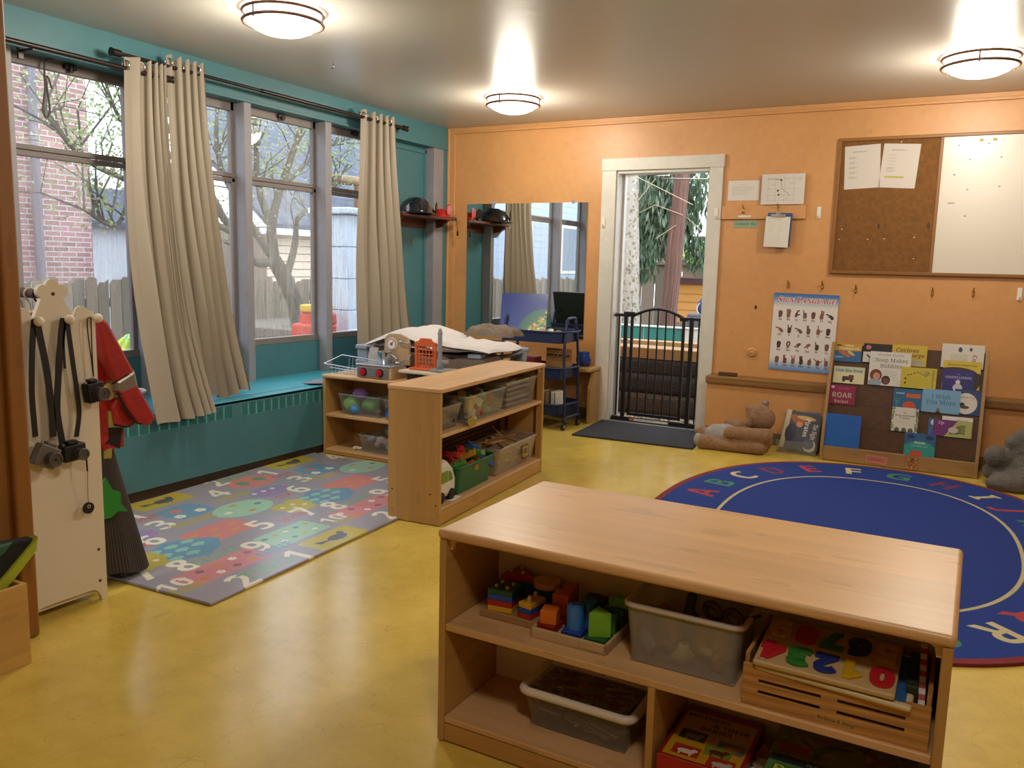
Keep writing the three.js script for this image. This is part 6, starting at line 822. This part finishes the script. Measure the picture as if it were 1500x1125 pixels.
{ // shape sorting tray
  const t = thing('sorting_tray', 'white wooden tray holding orange, blue and green shape blocks', 'toy tray', at(FC, .335, .135, CS), turn(FC)), TW = mt('#c9b28c', { map: T.wood, roughness: .6 }), w = .2, d = .165;
  mesh('base', bx(-w / 2, w / 2, 0, .008, -d / 2, d / 2, .002), TW, t); for (const z of [-d / 2, d / 2 - .008]) mesh('side', bx(-w / 2, w / 2, 0, .026, z, z + .008, .003), TW, t); for (const x of [-w / 2, w / 2 - .008]) mesh('side', bx(x, x + .008, 0, .026, -d / 2, d / 2, .003), TW, t); for (const x of [-.034, .028]) mesh('rib', bx(x, x + .006, 0, .02, -d / 2, d / 2, .002), TW, t);
  const put = (lab, u, d2, h, g, c, a = 0) => solo('shape_block', lab, 'toy block', g, mt(c, { roughness: .42 }), at(FC, u, d2, CS + .0085 + h), turn(FC, a), 'blocks in the sorting tray');
  const cube = (s, h) => [bx(-s, s, 0, h, -s, s, .003), bx(-s * .45, s * .45, h, h + .0006, -s * .45, s * .45)], octo = (r, h) => [cyl(r, r, h, 0, h / 2, 0, 8), tor(r * .55, .003, 0, h, 0, Math.PI / 2, 0, 16)], tri = (s, h) => ext([[-s, -s * .7], [s, -s * .7], [0, s]], h, .002).rotateX(-Math.PI / 2), slab = s => bx(-s, s, 0, .02, -s, s, .003);
  put('flat red base block of the tray by the orange cubes', .264, .1, 0, slab(.025), '#8a1f1a'); put('orange cube standing on the red block near the tray corner', .266, .098, .0203, cube(.021, .036), '#cf6a22', .2);
  put('flat red base block further back in the tray', .265, .165, 0, slab(.025), '#8f241c'); put('tall orange block on the rear red base', .268, .165, .0203, cube(.022, .055), '#c45e20', .15); put('short orange block behind the tall orange one', .273, .2, .0, cube(.017, .085), '#a84818', .1);
  put('flat dark blue base block of the tray', .333, .098, 0, slab(.026), '#1f3f9a', .1); put('bright blue eight-sided block on the dark blue base', .333, .1, .0203, octo(.022, .058), '#3478c4'); put('second blue eight-sided block beside the bright blue one', .35, .142, .0, octo(.021, .08), '#2c64ac', .3); put('square navy block at the back of the sorting tray', .345, .19, .0, [bx(-.027, .027, 0, .07, -.026, .026, .003), tor(.014, .003, 0, .07, 0, Math.PI / 2)], '#16224e');
  put('flat dark green base block at the tray corner', .396, .096, 0, slab(.028), '#1d5526', .1); put('lime green triangular block on the dark green base', .396, .1, .0203, tri(.024, .058), '#6fae2e', .5); put('second lime triangular block lying lower in the tray', .41, .145, .0, tri(.022, .05), '#5c9a2a', -.3); put('dark green block behind the lime triangles', .405, .19, .0, bx(-.026, .026, 0, .062, -.026, .026, .003), '#1f5a26'); put('lime green triangular block on the rear green block', .41, .192, .0625, tri(.02, .022), '#5f9f2c', .2);
}
{ // frosted bin with small figures
  bin('frosted_bin', 'frosted plastic bin of small toy figures on the toy shelf', FC, .475, .745, .055, .225, CS, .46, mt('#dcd8d0', { transmission: .74, roughness: .3, thickness: 0 }), mt('#cfc7b8', { transmission: .2, roughness: .4, thickness: 0 }), { rim: .007, taper: .014 });
  const ks = [['#8f7f9c', 'mauve'], ['#b8a070', 'tan'], ['#6a7fa8', 'blue'], ['#d6cdb8', 'cream'], ['#a86a58', 'brown red'], ['#c0a0a8', 'pink']];
  for (let i = 0; i < 26; i++) { const [c, n] = ks[i % 6], o = solo('toy_figure', n + ' small toy figure seen through the frosted bin', 'toy figure', blob([[0, 0, 0, .014, 0, .03, 0, .011], [0, .045, 0, .011], [.012, .02, 0, .006, .022, .01, .006, .005], [-.012, .02, 0, .006, -.022, .012, -.004, .005]], 16, .006), mt(c, { roughness: .5 }), at(FC, rr(.51, .71), rr(.085, .195), rr(.338, .4)), 0, 'figures in the frosted bin'); o.rotation.set(rr(-1, 1), rr(0, 6), rr(-1, 1)); }
  solo('toy_boot', 'black toy boot sticking up out of the frosted bin', 'toy boot', blob([[0, 0, 0, .009, .006, .04, 0, .012], [0, 0, 0, .009, .018, -.004, .004, .008]], 18, .006), BLACK, at(FC, .605, .125, .44)); solo('toy_sunglasses', 'dark brown toy sunglasses lying on top of the frosted bin', 'sunglasses', [mv(tor(.02, .007, 0, 0, 0), -.026, .01, 0, .3), mv(tor(.02, .007, 0, 0, 0), .028, .01, 0, .3), sph(.018, -.026, .01, 0, 1, 1, .3), sph(.018, .028, .01, 0, 1, 1, .3), bar(V(-.008, .014, 0), V(.008, .014, 0), .005), bar(V(-.048, .014, 0), V(-.06, .002, -.04), .004), bar(V(.05, .014, 0), V(.066, .016, -.045), .004)], mt('#3a1812', { roughness: .25 }), at(FC, .685, .12, .448), turn(FC, -.3)); solo('toy_leaf', 'green toy leaf lying flat in the frosted bin', 'toy leaf', sph(.025, 0, 0, 0, 1.4, .4, .7), mt('#3f7a2c', {}), at(FC, .545, .12, .43));
}
{ // puzzle crate and puzzles
  const t = thing('puzzle_crate', 'slotted pine puzzle crate on the toy shelf', 'crate', at(FC, .937, .02, CS), turn(FC)), w = .352;
  const s = shp([[-w / 2, 0], [w / 2, 0], [w / 2, .088], [-w / 2, .088]]); for (const [x, y] of [[-.145, .052], [-.145, .028], [.01, .052], [.01, .028]]) { const p = new THREE.Path(); p.moveTo(x, y); p.lineTo(x + .125, y); p.lineTo(x + .125, y + .01); p.lineTo(x, y + .01); s.holes.push(p); }
  mesh('front_board', ext(s, .009, .001).translate(0, 0, -.002), CRATE, t); mesh('back_board', bx(-w / 2, w / 2, 0, .1, -.235, -.227, .002), CRATE, t); for (const x of [-w / 2, w / 2 - .009]) mesh('end_board', bx(x, x + .009, 0, .11, -.227, -.003, .002), CRATE, t); mesh('bottom', bx(-w / 2, w / 2, .001, .006, -.227, -.003), CRATE, t);
  const lg = mesh('burnt_mark', card(.075, .012, .0006), pm(print(256, 40, (g, w, h) => { g.fillStyle = '#b08a54'; g.fillRect(0, 0, w, h); g.fillStyle = '#3a2412'; g.font = 'italic bold 34px serif'; g.fillText('Melissa & Doug', 4, 30, 248); })), t); lg.position.set(.01, .0145, .0085);
  for (const [k, c, n] of [[0, '#8a6a48', 'brown'], [1, '#5f7f4a', 'green'], [2, '#c9b48a', 'cream'], [3, '#7a4a3a', 'red brown']]) { const o = thing('puzzle_board', n + ' edged puzzle board stacked inside the pine crate', 'puzzle', at(FC, .925, .13, CS + .0075 + k * .017), turn(FC), 'puzzle boards in the crate'); mesh('board', bx(-.15, .15, 0, .012, -.095, .095, .003), mt('#c2a878', { map: T.wood }), o); mesh('picture', bx(-.14, .14, .012, .013, -.085, .085), mt(c, {}), o); }
  const tilt = .1, p2 = thing('puzzle_board', 'blue pictured puzzle board with a cream rim under the number puzzle', 'puzzle', at(FC, .935, .105, .408), turn(FC, -.03)); p2.rotation.set(tilt, turn(FC, -.03), -.02, 'YXZ'); mesh('board', bx(-.148, .148, 0, .012, -.1, .1, .006), mt('#c9b890', { roughness: .5 }), p2); mesh('picture', bx(-.136, .136, .012, .0128, -.088, .088), mt('#2a5a92', { roughness: .4 }), p2);
  const b = thing('number_puzzle', 'wooden number puzzle with coloured digits lying upside down on the crate', 'puzzle', at(FC, .915, .098, .425), turn(FC, .0)); b.rotation.set(tilt + .03, turn(FC, .0), -.012, 'YXZ'); mesh('board', bx(-.135, .135, 0, .013, -.097, .097, .005), mt('#c9b083', { map: T.wood, roughness: .45 }), b);
  const C = { r: '#b3202a', g: '#2f7a32', b: '#22337c', y: '#c29a1c' };
  [['4', 'r'], ['3', 'g'], ['2', 'b'], ['1', 'y'], ['0', 'r'], ['9', 'y'], ['8', 'r'], ['7', 'g'], ['6', 'b'], ['5', 'y']].forEach(([ch, c], i) => { const g = new TextGeometry(ch, { font, size: .062, depth: .005, curveSegments: 5, bevelEnabled: true, bevelSize: .0035, bevelThickness: .001, bevelSegments: 1 }); g.computeBoundingBox(); const q = g.boundingBox; g.translate(-(q.min.x + q.max.x) / 2, -(q.min.y + q.max.y) / 2, 0).scale(.95, 1, 1).rotateX(-Math.PI / 2).rotateY(Math.PI).translate(-.105 + (i % 5) * .053, .0135, i < 5 ? .048 : -.043); mesh('number_piece', g, mt(C[c], { roughness: .3 }), b).userData.label = { r: 'red', g: 'green', b: 'blue', y: 'yellow' }[c] + ' number piece'; });
  const em = mesh('maker_mark', card(.022, .01, .0005), pm(print(64, 30, (g) => { g.fillStyle = '#c9b083'; g.fillRect(0, 0, 64, 30); g.strokeStyle = '#2a2420'; g.lineWidth = 4; g.beginPath(); g.ellipse(32, 15, 26, 10, 0, 0, 7); g.stroke(); })), b); em.rotation.x = -Math.PI / 2; em.position.set(-.118, .0136, .085);
  const rl = solo('checked_ruler', 'red and white checked stick standing in the crate corner', 'ruler', (() => { const g = clean(new THREE.BoxGeometry(.012, .2, .004)); return g; })(), pm(print(16, 256, (g) => { for (let i = 0; i < 16; i++) { g.fillStyle = i % 2 ? '#a83a34' : '#cfc6b4'; g.fillRect(0, i * 16, 16, 16); } })), at(FC, 1.092, .1, .43), turn(FC)); rl.rotation.set(-.9, turn(FC), .05, 'YXZ');
  solo('dark_book', 'dark green book standing at the crate end', 'book', [bx(-.01, .012, 0, .1, -.09, .08, .002)], mt('#22301f', {}), at(FC, 1.075, .13, CS + .008), turn(FC));
}
{ // white rimmed bin of cards
  bin('white_rim_bin', 'clear bin with a thick white rim on the lowest toy shelf', FC, .205, .5, .068, .245, .0705, .168, mt('#d8d4cc', { transmission: .84, roughness: .16, thickness: 0 }), mt('#d8d0c0', { roughness: .4 }), { rim: .011, taper: .02 });
  for (let i = 0; i < 22; i++) { const o = solo('picture_tile', 'grey edged picture tile seen through the white rimmed bin', 'picture tile', bx(-.04, .04, 0, .005, -.028, .028, .001), mt(['#8d877d', '#a39c90', '#77716a'][i % 3], { roughness: .7 }), at(FC, rr(.27, .44), rr(.115, .195), .078 + i * .0034), 0, 'tiles in the white rimmed bin'); o.rotation.set(rr(-.15, .15), rr(0, 3), rr(-.15, .15)); }
  const d = solo('dinosaur_sheet', 'printed sheet of red brown dinosaurs lying on the white rimmed bin', 'picture sheet', card(.255, .15, .003), pm(print(512, 300, (g, w, h) => { g.fillStyle = '#6f6a5c'; g.fillRect(0, 0, w, h); for (let i = 0; i < 90; i++) { g.strokeStyle = ['#8d8778', '#4a3c30', '#a89e8a', '#5c2a20'][i % 4]; g.lineWidth = 5 + 10 * rnd(); g.beginPath(); const x = rnd() * w, y = rnd() * h; g.moveTo(x, y); g.quadraticCurveTo(x + rr(-60, 60), y + rr(-30, 30), x + rr(-90, 90), y + rr(-40, 40)); g.stroke(); } for (const [x, y] of [[150, 120], [330, 180], [230, 210], [300, 60], [120, 40], [430, 200], [400, 90]]) { ov(g, x, y, 40, 18, '#6a2018', rr(-.5, .5)); g.lineWidth = 9; g.strokeStyle = '#5c1a14'; g.beginPath(); g.moveTo(x + 30, y); g.lineTo(x + 64, y - 30); g.moveTo(x - 30, y); g.lineTo(x - 74, y + 14); g.moveTo(x - 10, y + 10); g.lineTo(x - 16, y + 40); g.moveTo(x + 14, y + 10); g.lineTo(x + 18, y + 38); g.stroke(); } ov(g, 215, 105, 34, 24, '#a3261c'); })), at(FC, .35, .155, .163), turn(FC)); d.rotation.set(-Math.PI / 2 + .02, 0, turn(FC), 'YXZ'); d.rotation.set(-Math.PI / 2, 0, turn(FC));
}
{ // puzzle boxes on the lowest shelf
  const box = (name, label, u0, u1, d0, d1, h0, h1, top, side, front) => { const w = u1 - u0, d = d1 - d0, h = h1 - h0, t = thing(name, label, 'game box', at(FC, (u0 + u1) / 2, (d0 + d1) / 2, h0), turn(FC)); mesh('carton', bx(-w / 2, w / 2, 0, h, -d / 2, d / 2, .002), mt(side, { roughness: .4 }), t); const a = mesh('lid_print', card(w - .002, d - .002, .001), pm(print(512, Math.round(512 * d / w), top), { roughness: .3 }), t); a.rotation.x = -Math.PI / 2; a.position.y = h; if (front) { const f = mesh('side_print', card(w - .002, h - .002, .001), pm(print(512, Math.round(512 * h / w), front), { roughness: .3 }), t); f.position.set(0, h / 2, d / 2); } return t; };
  box('puzzle_box', 'red and yellow box titled Mothers and Their Babies', .586, .77, .004, .246, .0705, .155, (g, w, h) => { bg(g, w, h, '#8a1a16'); g.fillStyle = '#b98f1c'; g.fillRect(22, 70, w - 44, h - 90); g.fillStyle = '#8a1a16'; g.fillRect(0, 0, w, 74); g.fillStyle = '#1c1512'; g.font = 'bold 62px sans-serif'; g.fillText('MOTHERS', 30, 140, 330); g.fillText('& THEIR', 220, 210, 270); g.fillText('BABIES', 150, 276, 280); const ani = (x, y, c, b) => { g.fillStyle = b; g.save(); g.translate(x, y); g.fillRect(-85, -60, 170, 120); ov(g, 0, 8, 54, 26, c); ov(g, 50, -14, 20, 18, c); g.fillStyle = c; g.fillRect(-40, 20, 12, 34); g.fillRect(28, 20, 12, 34); g.restore(); }; ani(140, 370, '#8a7a66', '#3b3428'); ani(390, 400, '#b5683a', '#5b6a70'); ani(150, 560, '#cfc6b8', '#a3301f'); ani(330, 480, '#4a2a1c', '#7a8030'); ani(380, 600, '#b5aca0', '#a3301f'); }, '#a01c1c', (g, w, h) => { bg(g, w, h, '#a8201c'); g.fillStyle = '#d6b23a'; g.font = 'bold 60px sans-serif'; g.fillText('MOTHERS & THEIR BABIES', 60, h * .6, 400); });
  box('puzzle_box', 'green box titled Bugs with a dark stripe on the lowest toy shelf', .815, 1.02, .004, .09, .0705, .185, (g, w, h) => { bg(g, w, h, '#4a7a48'); g.fillStyle = '#22303c'; g.fillRect(0, 0, w, h * .3); tt(g, 'FLOOR PUZZLE', w * .6, h * .2, 34, '#9aa8a8', 'bold', 'sans-serif', 260); g.lineWidth = 10; g.strokeStyle = '#20301c'; g.font = 'bold 110px sans-serif'; g.textAlign = 'left'; g.strokeText('Bugs', 30, h * .82); g.fillStyle = '#b9c24a'; g.fillText('Bugs', 30, h * .82); }, '#4f7f60', (g, w, h) => { bg(g, w, h, '#5f8f70'); });
  box('puzzle_box', 'leaf printed olive box with red corners at the back of the lowest shelf', .81, 1.095, .1, .255, .0705, .182, (g, w, h) => { bg(g, w, h, '#6f7338'); for (let i = 0; i < 40; i++) ov(g, rnd() * w, rnd() * h, 50 * rnd() + 14, 12, ['#525c28', '#8a8a4a', '#8a2a20', '#3f4a22', '#7b7f3c'][i % 5], rnd() * 3); g.strokeStyle = '#2f331a'; g.lineWidth = 6; g.beginPath(); g.moveTo(60, 260); g.quadraticCurveTo(260, 120, 300, 0); g.stroke(); g.fillStyle = '#8f241c'; g.fillRect(20, 190, 120, 60); }, '#6a5a30');
  for (let i = 0; i < 5; i++) { const o = solo('puzzle_piece', 'loose jigsaw piece between the red box and the green box', 'puzzle piece', [bx(-.022, .022, 0, .003, -.018, .018, .001), cyl(.008, .008, .003, .026, .0015, 0, 12)], mt(['#b5aca0', '#7a4a3c', '#c9c0b0'][i % 3], {}), at(FC, .792 + .004 * (i % 2), .06 + .02 * i, .09 + .012 * i), 0, 'loose jigsaw pieces'); o.rotation.set(.6, i, .5 - .3 * i); }
}
renderer.render(scene, camera);
